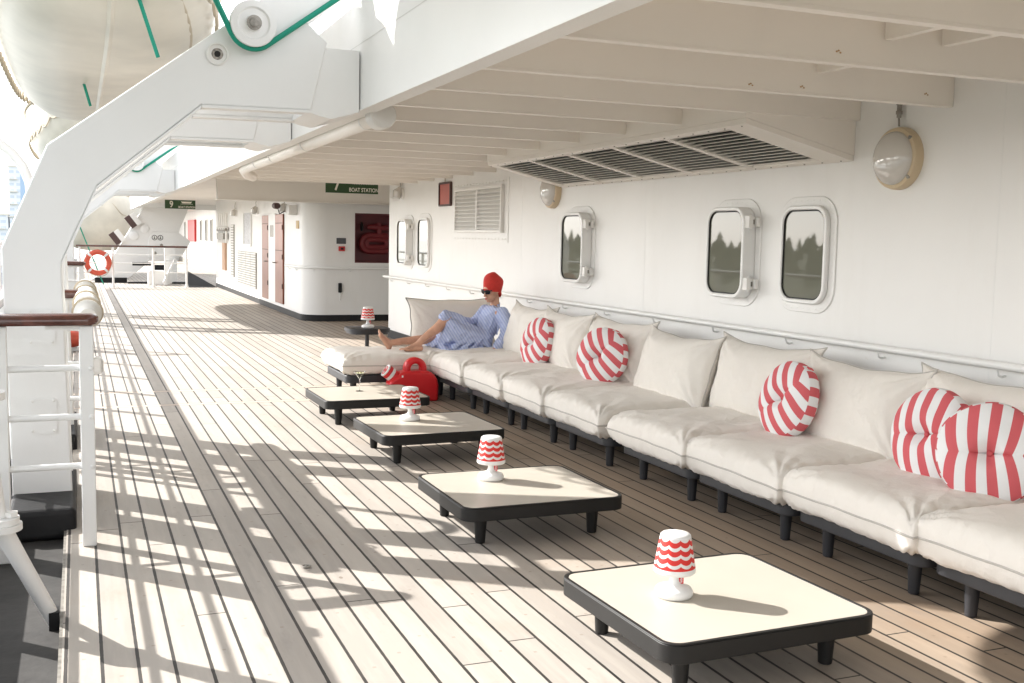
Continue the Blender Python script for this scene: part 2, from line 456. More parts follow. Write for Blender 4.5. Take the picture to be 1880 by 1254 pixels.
# city blocks across the harbour, at the left edge
def building(loc, w, d, h, label, blue=False):
    t = thing('city_building', label, 'building', loc, 'buildings across the harbour')
    b = B(); b.box((-w / 2, -d / 2, 0), (w / 2, d / 2, h)); make('wall', b, CITY, t, 0, local=True)
    b = B(); b.box((-w / 2 - .2, -d / 2 - .2, h + .002), (w / 2 + .2, d / 2 + .2, h + .5)); make('roof', b, SIGNW, t, 0, local=True)
    if blue:
        b = B(); b.box((w / 2 + .002, -d / 2, 0), (w / 2 + 1.6, d / 2, h - 1)); make('glass_wing', b, CITYB, t, 0, local=True)
    for k in range(int(h / 3.1)):
        b = B(); b.box((-w / 2 - .4, -d / 2 - .7, 1.5 + 3.1 * k), (w / 2 - .6, -d / 2 - .003, 1.75 + 3.1 * k)); make('balcony', b, SIGNW, t, 0, local=True)
    return t
building((-14.6, 300, -9), 2.6, 8, 26.3, 'pale tower block with stacked balconies and blue glass side', True)
building((-18.4, 300, -9), 4.4, 8, 14.3, 'low blue grey block left of the tower')
building((-22, 330, -9), 9, 10, 12.5, 'wide grey block on the far left quay')

# ------------------------------------------------------------------ overhead deck
t = thing('overhead_deck', 'white deck overhead with transverse beams and deep side fascia', 'ceiling', (1.62, 0, 2.35))
OD = t
b = B(); b.box((1.641, -5, 2.60), (9, 38, 2.65)); make('ceiling_panel', b, CEILP, t, 0)
b = B(); b.box((1.60, -5, 2.352), (1.64, 38, 3.0)); make('fascia', b, WHITE2, t, 0)
b = B(); b.box((1.594, -5, 2.345), (1.70, 37.9, 2.3515)); make('fascia_lip', b, FLANGE, t, 0)
b = B(); b.box((1.5985, -5, 2.742), (1.5998, 38, 2.747)); make('weld_seam', b, SEAM, t, 0)
b = B(); b.box((1.6405, 37.96, 2.40), (5.5, 38.0, 2.598)); make('end_fascia', b, WHITE, t, 0)
yb = [-4.17, -3.37, -2.57, -1.77, -.97, -.17, .63, 1.43, 2.23, 3.03, 3.85, 4.72, 5.49, 6.28, 7.07, 7.86, 8.65, 9.44, 10.23, 11.02, 11.81, 12.6, 13.39, 14.18, 14.97, 15.76]
for y in yb:
    b = B(); b.box((1.642, y, 2.385), (4.558, y + .012, 2.599)); b.box((1.642, y + .001, 2.372), (4.5575, y + .055, 2.3845))
    make('beam', b, CEILP, t, 0)
b = B(); b.box((1.642, 16.45, 2.42), (5.9, 16.53, 2.599)); make('beam', b, CEILP, t, 0)
b = B(); b.box((2.25, 19.3, 2.20), (7, 19.5, 2.599)); b.box((2.24, 19.25, 2.188), (7, 19.55, 2.1995)); make('girder', b, CEILP, t, 0)
for (x, y0, y1) in ((2.1, 6.3, 7.05), (2.55, 5.52, 7.85), (2.55, 7.1, 11.0), (3.3, 3.1, 3.84), (3.62, 3.9, 5.48), (3.62, 2.3, 3.84), (2.0, 8.7, 15.7)):
    b = B(); b.box((x, y0, 2.50), (x + .01, y1, 2.5985)); b.box((x + .001, y0, 2.49), (x + .045, y1, 2.4995)); make('stringer', b, CEILP, t, 0)
b = B()
for i in range(70):
    y = 20 + i * .255; b.box((1.66, y, 2.575), (5.6, y + .21, 2.5985))
make('slatted_lining', b, CEILP, t, 0)
# rust runs at a few fixings
b = B()
for (x, y, z) in ((3.05, 3.848, 2.42), (3.52, 4.718, 2.41), (3.2, 4.718, 2.40), (4.35, 4.718, 2.43)):
    for k in range(3): b.ell((x + .010 * k, y - .001, z + .005 * sin(k * 2)), (.006, .002, .004), n=8, k=6)
make('rust_spot', b, simple('rust', (.45, .29, .15), .8), t)

# ------------------------------------------------------------------ near deckhouse wall
XW = 4.56
t = thing('deckhouse_wall', 'long white steel deckhouse side with rounded rectangular windows behind the sofa', 'wall', (XW, 5, 0))
DW = t
b = B(); b.box((XW, -5, .0), (XW + .12, 16.5, 2.5985)); make('wall_panel', b, WHITE, t, 0, bevel=.02)
b = B(); b.box((XW - .008, -5, .0), (XW - .0005, 16.5, .13)); make('skirting', b, BLACKP, t, 0)
for y in (1.2, 4.35, 8.2, 11.0, 13.9):
    b = B(); b.box((XW - .0012, y, .131), (XW - .0002, y + .006, 2.59)); make('plate_seam', b, WHITE2, t, 0)
def ring(bb, yc, zc, w, h, r, wd, x0, x1, n=7):
    a_ = rrect(w + 2 * wd, h + 2 * wd, r + wd, n, yc, zc); i_ = rrect(w, h, r, n, yc, zc); K = len(a_)
    R = [[(x1, p[0], p[1]) for p in a_], [(x0, p[0], p[1]) for p in a_], [(x0, p[0], p[1]) for p in i_], [(x1, p[0], p[1]) for p in i_]]
    v = [p for r_ in R for p in r_]; f = []
    for k in range(4):
        for i in range(K): f.append((k * K + i, k * K + (i + 1) % K, ((k + 1) % 4) * K + (i + 1) % K, ((k + 1) % 4) * K + i))
    bb.add(v, f)
def window(yc, zc, w, h, hinged, xw=XW, par=DW, bolts=True):
    r = .095
    b = B(); ring(b, yc, zc, w, h, r, .085, xw - .010, xw + .002)
    fl = recalc(make('window_flange', b, WHITE, par, 40, bevel=.005))
    d = .115 if hinged else .045
    wd = .030
    b = B(); ring(b, yc, zc, w - .01, h - .01, r, wd, xw - d, xw - .0103); fr = recalc(make('window_frame', b, WHITE2, par, 40, bevel=.008))
    b = B(); b.prism(rrect(w - .012, h - .012, r - .01, 7, yc, zc), YZ, xw - d + .018, xw - .0005)
    g = recalc(make('window_glass', b, GLASSD, fr, 40))
    b = B(); ring(b, yc, zc, w - .028, h - .028, r - .01, .009, xw - d + .010, xw - d + .0179)
    recalc(make('gasket', b, BLACKP, fr, 40))
    if bolts:
        b = B(); P = rrect(w + .11, h + .11, r + .055, 4, yc, zc)
        L = []
        for i in range(len(P)):
            p, q = Vector((*P[i], 0)), Vector((*P[(i + 1) % len(P)], 0)); k = max(1, int((q - p).length / .062))
            for j in range(k): L.append(p + (q - p) * j / k)
        mm = Matrix.Rotation(radians(-90), 4, 'Y')
        for p in L: b.lathe([(.006, 0), (.005, .0015), (.002, .0025)], 8, (xw - .0102, p.x, p.y), mm)
        make('bolt', b, WHITE, fl)
    if hinged:
        for z in (zc + h * .36, zc - h * .36):
            b = B(); y = yc - w / 2 - wd
            b.box((xw - d + .01, y - .045, z - .045), (xw - d + .045, y + .02, z + .045))
            b.box((xw - .05, y - .06, z - .035), (xw - .017, y - .012, z + .035)); b.box((xw - d + .0455, y - .04, z + .018), (xw - .0505, y - .02, z + .04)); b.box((xw - d + .0455, y - .04, z - .04), (xw - .0505, y - .02, z - .018))
            b.tube([(xw - d + .03, y - .035, z - .055), (xw - d + .03, y - .035, z + .055)], .010, 8)
            h_ = make('hinge', b, FLANGE, fr, 30, bevel=.004)
            b = B(); b.box((xw - .085, y - .038, z - .016), (xw - .052, y - .022, z + .016)); make('hinge_bolt', b, STEEL, h_, 0)
WZ = 1.522
window(5.965, WZ, .45, .61, False); window(6.80, WZ, .455, .62, True); window(9.48, WZ, .46, .63, True)
window(15.42, WZ, .47, .63, True); window(14.58, WZ, .49, .65, False)

# handrail on the wall
def handrail(name, pts, label, group, wallnorm, step=.92):
    t = thing(name, label, 'handrail', pts[0], group)
    b = B(); b.tube(pts, .0225, 12); make('rail', b, WHITE2, t)
    acc = .35
    for i in range(len(pts) - 1):
        p, q = Vector(pts[i]), Vector(pts[i + 1]); L = (q - p).length; d = (q - p).normalized()
        nrm = Vector(wallnorm[i])
        while acc < L:
            c = p + d * acc; b = B()
            b.tube([c + Vector((0, 0, -.02)), c + Vector((0, 0, -.055)) + nrm * .01, c + Vector((0, 0, -.065)) + nrm * .035, c + Vector((0, 0, -.06)) + nrm * .058], .007, 8)
            make('bracket', b, WHITE2, t); acc += step
        acc -= L
handrail('wall_handrail', [(4.50, 16.55, .972), (4.50, -4, .972)], 'long white handrail on the deckhouse wall behind the sofa', 'white wall handrails', [(1, 0, 0)])

# ------------------------------------------------------------------ ventilation trunk under the ceiling
t = thing('ventilation_duct', 'white ventilation trunk under the ceiling with dark louvred underside', 'vent duct', (4.2, 7.6, 2.15))
y0, y1 = 5.53, 9.95
b = B(); b.prism([(3.74, 2.345), (4.558, 2.155), (4.558, 2.597), (3.74, 2.597)], XZ, y0, y1); recalc(make('casing', b, CEILP, t, 0))
dx, dz = 4.54 - 3.76, 2.15 - 2.335
sl_ = dz / dx
def under(x, off): return 2.345 + (x - 3.74) * (2.155 - 2.345) / (4.558 - 3.74) - off
for k in range(5):
    ya = 5.80 + k * .815; yb_ = ya + .745
    b = B(); b.add([(3.80, ya, under(3.80, .002)), (4.50, ya, under(4.50, .002)), (4.50, yb_, under(4.5, .002)), (3.80, yb_, under(3.8, .002))], [(0, 1, 2, 3)])
    g = make('grille', b, DARK, t, 0)
    b = B()
    for j in range(13):
        x = 3.815 + j * .0535
        b.add([(x, ya, under(x, .034)), (x + .034, ya, under(x + .034, .012)), (x + .034, yb_, under(x + .034, .012)), (x, yb_, under(x, .034)),
               (x + .001, ya, under(x, .028)), (x + .035, ya, under(x + .034, .006)), (x + .035, yb_, under(x + .034, .006)), (x + .001, yb_, under(x, .028))],
              [(0, 1, 2, 3), (7, 6, 5, 4), (0, 4, 5, 1), (3, 2, 6, 7), (1, 5, 6, 2), (0, 3, 7, 4)])
    make('louvre_blade', b, CEILP, g, 0)
b = B()
def ubar(xa, ya, xb, yb_, th=.034):
    b.add([(xa, ya, under(xa, th)), (xb, ya, under(xb, th)), (xb, yb_, under(xb, th)), (xa, yb_, under(xa, th)), (xa, ya, under(xa, .001)), (xb, ya, under(xb, .001)), (xb, yb_, under(xb, .001)), (xa, yb_, under(xa, .001))],
          [(0, 3, 2, 1), (4, 5, 6, 7), (0, 1, 5, 4), (1, 2, 6, 5), (2, 3, 7, 6), (3, 0, 4, 7)])
ubar(3.745, 5.535, 3.80, 9.945); ubar(4.505, 5.535, 4.556, 9.945)
ubar(3.8005, 5.535, 4.5045, 5.795)
for k in range(5): ubar(3.8005, 5.80 + k * .815 + .747, 4.5045, 5.80 + k * .815 + .813 if k < 4 else 9.945)
make('grille_frame', b, CEILP, t, 0)
b = B(); b.ell((0, 0, 0), (.006, .006, .004), n=8, k=6); sc0 = None
for k in range(24):
    for x in (3.772, 4.53):
        if sc0 is None: sc0 = make('screw', b, STEEL, t, local=True); o = sc0
        else: o = sc0.copy(); COL.objects.link(o); o.parent = t
        o.location = Vector((x, 5.62 + k * .187, under(x, .036))) - t.location

# louvred vent in the wall
t = thing('louvre_vent', 'white two column louvre vent on the deckhouse wall beside the red notice', 'vent', (XW, 12.36, 1.67), 'louvre vents')
b = B(); b.box((XW - .006, 11.40, 1.55), (XW - .0005, 13.32, 2.30)); make('back_plate', b, WHITE, t, 0)
b = B(); F = ((11.53, 1.665, 13.19, 1.70), (11.53, 2.185, 13.19, 2.22), (11.53, 1.7005, 11.56, 2.1845), (13.16, 1.7005, 13.19, 2.1845), (12.34, 1.7005, 12.38, 2.1845))
for (a0, z0, a1, z1) in F: b.box((XW - .05, a0, z0), (XW - .0065, a1, z1))
make('vent_frame', b, FLANGE, t, 0, bevel=.004)
for (ya, yb_) in ((11.561, 12.339), (12.381, 13.159)):
    b = B()
    for k in range(10):
        z = 1.708 + k * .0478
        b.add([(XW - .046, ya, z), (XW - .046, yb_, z), (XW - .008, yb_, z + .040), (XW - .008, ya, z + .040), (XW - .046, ya, z + .005), (XW - .046, yb_, z + .005), (XW - .008, yb_, z + .045), (XW - .008, ya, z + .045)],
              [(0, 1, 2, 3), (7, 6, 5, 4), (0, 4, 5, 1), (0, 3, 7, 4), (1, 5, 6, 2), (2, 6, 7, 3)])
    make('louvre_blade', b, FLANGE, t, 0)
b = B(); mm = Matrix.Rotation(radians(-90), 4, 'Y')
for k in range(17):
    for z in (1.59, 2.26): b.lathe([(.010, 0), (.010, .004), (.005, .007)], 8, (XW - .0062, 11.46 + k * .112, z), mm)
make('bolt', b, FLANGE, t)

# framed notice
t = thing('framed_notice', 'faded red notice in dark frame hung on the wall', 'notice', (XW, 13.65, 2.03))
b = B(); ring(b, 13.65, 2.175, .44, .27, .004, .025, XW - .035, XW - .001, 2); recalc(make('frame', b, BROWNB, t, 0))
b = B(); b.box((XW - .02, 13.432, 2.042), (XW - .002, 13.868, 2.308)); make('sheet', b, PINK, t, 0)
b = B(); b.tube([(XW - .02, 13.66, 2.335), (XW - .012, 13.68, 2.40), (XW - .03, 13.70, 2.44), (XW - .02, 13.72, 2.56)], .006, 6); make('cord', b, ROPEW, t)

# bulkhead lamps
def round_lamp(y, z, label, cable=True):
    t = thing('wall_lamp', label, 'lamp', (XW, y, z), 'round wall lamps')
    mm = Matrix.Rotation(radians(-90), 4, 'Y')
    b = B(); b.lathe([(.185, .0005), (.185, .03), (.178, .055), (.165, .062), (.15, .06)], 48, (XW, y, z), mm); make('lamp_base', b, LAMPB, t)
    b = B(); P = [(.158 * cos(a), .060 + .075 * sin(a)) for a in [i * pi / 2 / 9 for i in range(10)]]; P[-1] = (.004, .135)
    b.lathe(P, 48, (XW, y, z), mm); make('lamp_glass', b, LAMPG, t)
    for a in (42, -42):
        b = B(); b.lathe([(.012, 0), (.012, .012), (.006, .016)], 8, (XW - .05, y - .169 * cos(radians(a)), z + .169 * sin(radians(a))), mm); make('screw', b, STEEL, t)
    if cable:
        b = B(); b.tube([(XW - .03, y + .0, z + .19), (XW - .03, y + .005, z + .24)], .006, 8); b.tube([(XW - .03, y + .005, z + .2402), (XW - .03, y + .005, z + .345)], .014, 10)
        for q in (.26, .315): b.tube([(XW - .03, y + .005, z + q), (XW - .03, y + .005, z + q + .02)], .019, 10)
        b.tube([(XW - .03, y + .005, z + .346), (XW - .03, y + .005, z + .47)], .006, 8); make('cable_gland', b, STEEL, t)
    return t
round_lamp(5.11, 2.11, 'round frosted wall lamp with dark cable gland above, right of the windows')
round_lamp(10.15, 2.10, 'round frosted wall lamp half hidden under the ventilation trunk', False)
def jar_lamp(p, nrm, label):
    t = thing('bulkhead_light', label, 'lamp', p, 'small jar bulkhead lights')
    nrm = Vector(nrm); side = nrm.cross(Vector((0, 0, 1)))
    p = Vector(p); q = nrm.to_track_quat('Z', 'Y').to_matrix().to_4x4()
    b = B(); b.lathe([(.085, .0), (.085, .03), (.06, .034)], 20, p, q); make('lamp_base', b, FLANGE, t)
    b = B(); b.tube([p + nrm * .035 + Vector((0, 0, .09)), p + nrm * .09 + Vector((0, 0, .02)), p + nrm * .10 + Vector((0, 0, -.06))], [.03, .07, .06], 14); make('lamp_glass', b, LAMPG, t)
    b = B(); b.tube([p + nrm * .115 + Vector((0, 0, -.061)), p + nrm * .117 + Vector((0, 0, -.085))], .065, 14); make('rim', b, WPLASTIC, t)
    b = B(); b.tube([p + nrm * .04 + Vector((0, 0, .10)), p + nrm * .045 + Vector((0, 0, .17)) + side * .01, p + nrm * .03 + Vector((0, 0, .28))], .007, 6); make('cable', b, STEEL, t)
    return t
jar_lamp((XW, 15.72, 2.25), (-1, 0, 0), 'small jar lamp on the wall corner above the paired windows')

# drain pipe under the fascia
t = thing('drain_pipe', 'thick white drain pipe with flanged end running under the fascia', 'pipe', (1.79, 6.4, 2.29))
b = B(); b.tube([(1.755, 6.66, 2.335), (1.765, 12.3, 2.335), (1.78, 12.7, 2.325), (1.85, 12.95, 2.29), (1.94, 13.05, 2.27)], .055, 20); make('pipe_run', b, CEILP, t)
b = B(); b.tube([(1.755, 6.50, 2.335), (1.755, 6.51, 2.335), (1.755, 6.62, 2.335), (1.755, 6.659, 2.335)], [.080, .086, .086, .075], 24); make('end_flange', b, FLANGE, t)
for y in (6.9, 8.9, 10.5, 11.5):
    b = B(); b.tube([(1.757, y, 2.336), (1.757, y + .025, 2.336)], .0585, 20); b.box((1.71, y - .01, 2.352), (1.74, y + .04, 2.40)); make('clamp', b, FLANGE, t)

# ------------------------------------------------------------------ far deckhouse block
t = thing('deckhouse_block', 'white deckhouse block with rounded corner, copper doors and black skirting', 'deckhouse', (4.2, 20, 0))
FB = t
def corner_path(x0, y0, r, off=0):
    P = [(x0 - off, 33.5)]
    for i in range(9):
        a = pi + (pi / 2) * i / 8
        P.append((x0 + r + (r + off) * cos(a), y0 + r + (r + off) * sin(a)))
    return P
def wallstrip(P, z0, z1, th, bb):
    # P runs along the outer face; thickness goes inward
    n = len(P); inn = []
    for i in range(n):
        d = Vector(P[min(i + 1, n - 1)]) - Vector(P[max(i - 1, 0)]); d.normalize(); inn.append((P[i][0] - d.y * th, P[i][1] + d.x * th))
    for i in range(n - 1):
        bb.prism([P[i], P[i + 1], inn[i + 1], inn[i]], XY, z0, z1)
X0, Y0 = 3.86, 19.785
P = corner_path(X0, Y0, .4)
b = B()
n = len(P); rings_ = []
for z in (0, 2.598): rings_.append([(p[0], p[1], z) for p in P])
b.add(rings_[0] + rings_[1], [(i, i + 1, n + i + 1, n + i) for i in range(n - 1)])
b.box((X0 + .4, Y0, 0), (4.81, Y0 + .1, 2.598)); b.box((4.8105, Y0, 0), (6.4, Y0 + .1, 1.10)); b.box((4.8105, Y0, 2.03), (6.4, Y0 + .1, 2.598))
b.box((3.861, 33.4, 0), (5.5, 33.5, 2.598))
make('wall_panel', b, WHITE, t, 40)
P2 = corner_path(X0, Y0, .4, .006)
b = B(); n = len(P2); b.add([(p[0], p[1], .0) for p in P2] + [(p[0], p[1], .12) for p in P2], [(i, i + 1, n + i + 1, n + i) for i in range(n - 1)])
b.box((X0 + .4, Y0 - .006, 0), (6.4, Y0 - .0005, .12)); make('skirting', b, BLACKP, t, 40)
b = B(); b.box((6.4, 16.5, 0), (6.5, 20, 2.598)); b.box((4.6805, 16.48, 0), (6.3999, 16.56, 2.598)) if False else None; make('wall_panel', b, WHITE, t, 0)
# doors on the long side
for (ya, yb_, m, hy) in ((21.86, 22.76, COPPER, 22.66), (23.66, 24.5, COPPER, 23.76)):
    b = B(); b.box((X0 - .035, ya, .19), (X0 - .001, yb_, 2.02)); d = make('door', b, m, t, 0, bevel=.006)
    b = B(); b.tube([(X0 - .037, hy, 1.02), (X0 - .09, hy, 1.02), (X0 - .09, hy + .10, 1.02)], .012, 8); make('handle', b, STEEL, d)
    b = B()
    for z in (.5, 1.1, 1.7): b.tube([(X0 - .04, ya + .01, z), (X0 - .04, ya + .01, z + .10)], .012, 8)
    make('hinge', b, BROWNB, d)
    for z in (1.27, 1.83):
        b = B(); b.box((X0 - .0385, ya + .03, z), (X0 - .0355, yb_ - .03, z + .016)); make('door_seam', b, BROWNB, d, 0)
b = B(); b.box((X0 - .03, 22.77, .17), (X0 - .001, 23.65, 2.05)); d = make('door_panel', b, WHITE2, t, 0, bevel=.006)
b = B(); b.box((X0 - .034, 23.0, 1.55), (X0 - .0305, 23.42, 1.80)); make('door_plate', b, STEEL, d, 0)
# louvres on the long side
def long_louvre(ya, yb_, z0, z1, cols, rows, label):
    t = thing('louvre_vent', label, 'vent', (X0, (ya + yb_) / 2, z0), 'louvre vents')
    b = B(); b.box((X0 - .02, ya, z0), (X0 - .0005, yb_, z1)); make('back_plate', b, simple('grey_slot', (.36, .34, .31), .6), t, 0)
    w = (yb_ - ya) / cols
    for c in range(cols):
        b = B()
        for k in range(rows):
            z = z0 + (z1 - z0) * k / rows; b.box((X0 - .04, ya + c * w + .03, z + .012), (X0 - .0205, ya + (c + 1) * w - .03, z + (z1 - z0) / rows * .78))
        make('louvre_blade', b, FLANGE, t, 0)
long_louvre(25.45, 28.6, .32, 1.17, 4, 15, 'large low white louvre vent on the far deckhouse beside the doors')
long_louvre(29.3, 29.95, .45, 1.85, 1, 20, 'tall narrow louvre vent on the far deckhouse')
def wallbox(name, label, cat, a, bb_, mat, bevel=.004, group=None):
    b = B(); b.box(a, bb_); c = [(a[i] + bb_[i]) / 2 for i in range(3)]; c[2] = a[2]
    return tag(make(name, b, mat, None, 0, bevel, loc=c), label, cat, group)
t = thing('safety_plan', 'grey safety plan in white frame beside the large louvre', 'notice', (X0, 26.8, 1.34))
b = B(); b.box((X0 - .02, 26.25, 1.36), (X0 - .001, 27.4, 2.12)); make('sheet', b, CHART, t, 0)
b = B(); ring(b, 26.825, 1.74, 1.14, .76, .004, .05, X0 - .035, X0 - .0005, 2); recalc(make('frame', b, WHITE2, t, 0))
wallbox('stretcher_board', 'tan stretcher board hung on the far deckhouse wall', 'stretcher', (X0 - .06, 30.95, .58), (X0 - .001, 31.55, 1.55), ORP)
wallbox('plate', 'small yellow plate on the wall right of the copper doors', 'plate', (X0 - .012, 20.28, 1.72), (X0 - .001, 20.55, 1.87), YEL)
t = thing('pipe_cluster', 'cluster of white pipes and valves on the far deckhouse wall', 'pipes', (X0, 31.5, 1.5))
for k in range(5):
    y = 30.5 + k * .42
    b = B(); b.tube([(X0 - .07, y, 1.35), (X0 - .07, y, 2.2)], .035, 8); b.ell((X0 - .07, y, 1.75), (.07, .07, .07), n=10, k=8); make('pipe', b, FLANGE, t)
b = B(); b.tube([(X0 - .09, 30.4, 1.72), (X0 - .09, 32.3, 1.72)], .04, 8); b.box((X0 - .14, 30.6, 1.45), (X0 - .001, 32.1, 1.62)); make('manifold', b, STEEL, t)
jar_lamp((X0, 21.6, 2.13), (-1, 0, 0), 'small jar lamp above the nearer copper door')
jar_lamp((X0, 25.3, 2.15), (-1, 0, 0), 'small jar lamp left of the copper doors')
jar_lamp((X0, 28.9, 2.15), (-1, 0, 0), 'small jar lamp above the narrow louvre')
t = thing('security_camera', 'white and brown camera bracket near the rounded deckhouse corner', 'camera', (X0, 20.6, 2.1))
b = B(); b.box((X0 - .16, 20.45, 1.98), (X0 - .001, 20.75, 2.16)); make('housing', b, FLANGE, t, 0, .01)
b = B(); b.tube([(X0 - .30, 21.2, 2.16), (X0 - .30, 20.9, 2.15)], .06, 12); make('lens', b, BROWNB, t)
b = B(); b.tube([(X0 - .28, 21.0, 2.12), (X0 - .25, 20.95, 2.0), (X0 - .18, 20.8, 2.05)], .01, 6); make('cable', b, BLACKP, t)
handrail('wall_handrail', [(3.815, 21.5, 1.0), (3.815, 20.25, 1.0), (3.90, 19.95, 1.0), (4.02, 19.83, 1.0), (4.25, 19.73, 1.0), (6.3, 19.73, 1.0)], 'short white handrail wrapped round the far deckhouse corner', 'white wall handrails',
         [(1, 0, 0), (.9, .4, 0), (.7, .7, 0), (.4, .9, 0), (0, 1, 0)], .7)
# red hose locker in the recess
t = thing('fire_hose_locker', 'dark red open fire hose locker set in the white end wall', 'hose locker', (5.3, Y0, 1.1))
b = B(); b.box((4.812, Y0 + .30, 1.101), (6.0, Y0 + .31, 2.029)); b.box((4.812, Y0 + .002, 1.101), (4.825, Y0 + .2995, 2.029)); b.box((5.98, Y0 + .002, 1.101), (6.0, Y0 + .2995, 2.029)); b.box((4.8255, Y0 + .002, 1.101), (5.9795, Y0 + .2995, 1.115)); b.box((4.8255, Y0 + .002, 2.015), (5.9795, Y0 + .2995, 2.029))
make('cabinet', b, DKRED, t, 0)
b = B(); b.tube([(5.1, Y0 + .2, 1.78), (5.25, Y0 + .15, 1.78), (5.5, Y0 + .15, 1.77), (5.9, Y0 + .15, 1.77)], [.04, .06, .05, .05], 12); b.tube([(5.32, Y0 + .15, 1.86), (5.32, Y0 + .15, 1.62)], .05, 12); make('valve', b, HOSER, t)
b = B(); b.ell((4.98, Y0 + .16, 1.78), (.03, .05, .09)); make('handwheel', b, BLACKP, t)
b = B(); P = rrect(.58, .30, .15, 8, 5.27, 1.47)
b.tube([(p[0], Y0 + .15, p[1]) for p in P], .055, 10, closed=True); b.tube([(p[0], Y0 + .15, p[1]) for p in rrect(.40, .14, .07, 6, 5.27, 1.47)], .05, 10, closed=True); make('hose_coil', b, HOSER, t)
wallbox('door_sign', 'small dark grey instruction plate on the end wall', 'plate', (4.46, Y0 - .012, 1.45), (4.64, Y0 - .0006, 1.56), simple('dark_plate', (.06, .06, .065), .4))
t = thing('call_point', 'small red square call point under the dark plate', 'call point', (4.55, Y0, 1.32))
b = B(); b.box((4.50, Y0 - .04, 1.315), (4.615, Y0 - .0006, 1.405)); make('case', b, REDDOOR, t, 0, .005)
b = B(); b.box((4.53, Y0 - .044, 1.34), (4.585, Y0 - .0405, 1.38)); make('face', b, BLACKP, t, 0)
t = thing('wall_phone', 'black wall handset with white cord on the end wall', 'phone', (4.53, Y0, .53))
b = B(); b.box((4.495, Y0 - .05, .54), (4.56, Y0 - .0006, .72)); make('handset', b, BLACKP, t, 0, .012)
b = B(); b.tube([(4.53, Y0 - .02, .538), (4.535, Y0 - .02, .46), (4.525, Y0 - .02, .41), (4.54, Y0 - .02, .39)], .012, 8); make('cord', b, WPLASTIC, t)

# farthest deckhouse side
t = thing('forward_deckhouse', 'sunlit white deckhouse side far forward with red locker and windows', 'deckhouse', (5.5, 55, 0))
FD = t
b = B(); b.box((5.5, 44, .0), (5.7, 70, 2.75)); b.box((3.0, 66, 0), (5.499, 66.2, 2.75)); make('wall_panel', b, WHITE, t, 0)
b = B(); b.box((5.47, 44, 0), (5.4995, 66, .25)); make('skirting', b, STEEL, t, 0)
b = B(); b.box((5.4, 56.0, 1.2), (5.4995, 59.6, 2.3)); make('locker', b, REDDOOR, t, 0)
for (yc, w) in ((49.2, .7), (51.3, .7), (53.6, .7), (61.8, .8)): window(yc, 1.75, w, .95, False, 5.5, FD, False)
b = B(); b.tube([(5.42, 45, .97), (5.42, 65, .97)], .05, 8); make('handrail', b, WHITE2, t)
b = B(); b.box((3.0, 44, 2.76), (8, 70, 2.85)); make('roof', b, WHITE, t, 0)

# ------------------------------------------------------------------ boat station signs
def sign(x0, x1, y, z0, z1, num, label):
    t = thing('boat_station_sign', label, 'sign', ((x0 + x1) / 2, y, z0), 'boat station signs')
    b = B(); b.box((x0, y, z0), (x1, y + .015, z1)); make('panel', b, GREEN, t, 0)
    w, h = x1 - x0, z1 - z0
    def mat(x, z): return Matrix.Translation((x, y - .001, z)) @ Matrix.Rotation(radians(90), 4, 'X')
    b = textmesh(num, h * 1.0, mat(x0 + w * .15, z0 + h * .16), .0008, .8); make('number', b, SIGNW, t, 0)
    b = textmesh('BOAT STATION', h * .30, mat(x0 + w * .44, z0 + h * .10), .0008, .80 * w / h / 3.0); make('lettering', b, SIGNW, t, 0)
    b = B(); cx = x0 + w * .71; cz = z0 + h * .62; bw = w * .19
    P = [(cx - bw, cz + h * .22), (cx - bw * .72, cz), (cx + bw * .72, cz), (cx + bw * .98, cz + h * .25), (cx + bw * .8, cz + h * .19), (cx - bw * .8, cz + h * .19)]
    b.prism(P, XZ, y - .0018, y - .0003)
    wv = [(cx - bw * 1.05 + 2.1 * bw * i / 24, cz - h * .10 + h * .022 * (1 if i % 2 else -1)) for i in range(25)]
    for i in range(24):
        p, q = wv[i], wv[i + 1]; b.prism([(p[0], p[1]), (q[0], q[1]), (q[0], q[1] + h * .035), (p[0], p[1] + h * .035)], XZ, y - .0018, y - .0003)
    recalc(make('boat_symbol', b, SIGNW, t, 0))
    b = B()
    for x in (x0 + w * .15, x1 - w * .15): b.tube([(x, y + .008, z1 + .001), (x, y + .008, 2.598)], .008, 6)
    make('hanger', b, FLANGE, t)
    return t
sign(3.72, 4.592, 17.3, 2.292, 2.585, '7', 'green boat station sign number 7, partly behind the ceiling beam')
sign(2.385, 3.257, 33.4, 2.318, 2.585, '9', 'smaller looking green boat station sign number 9 farther along the deck')

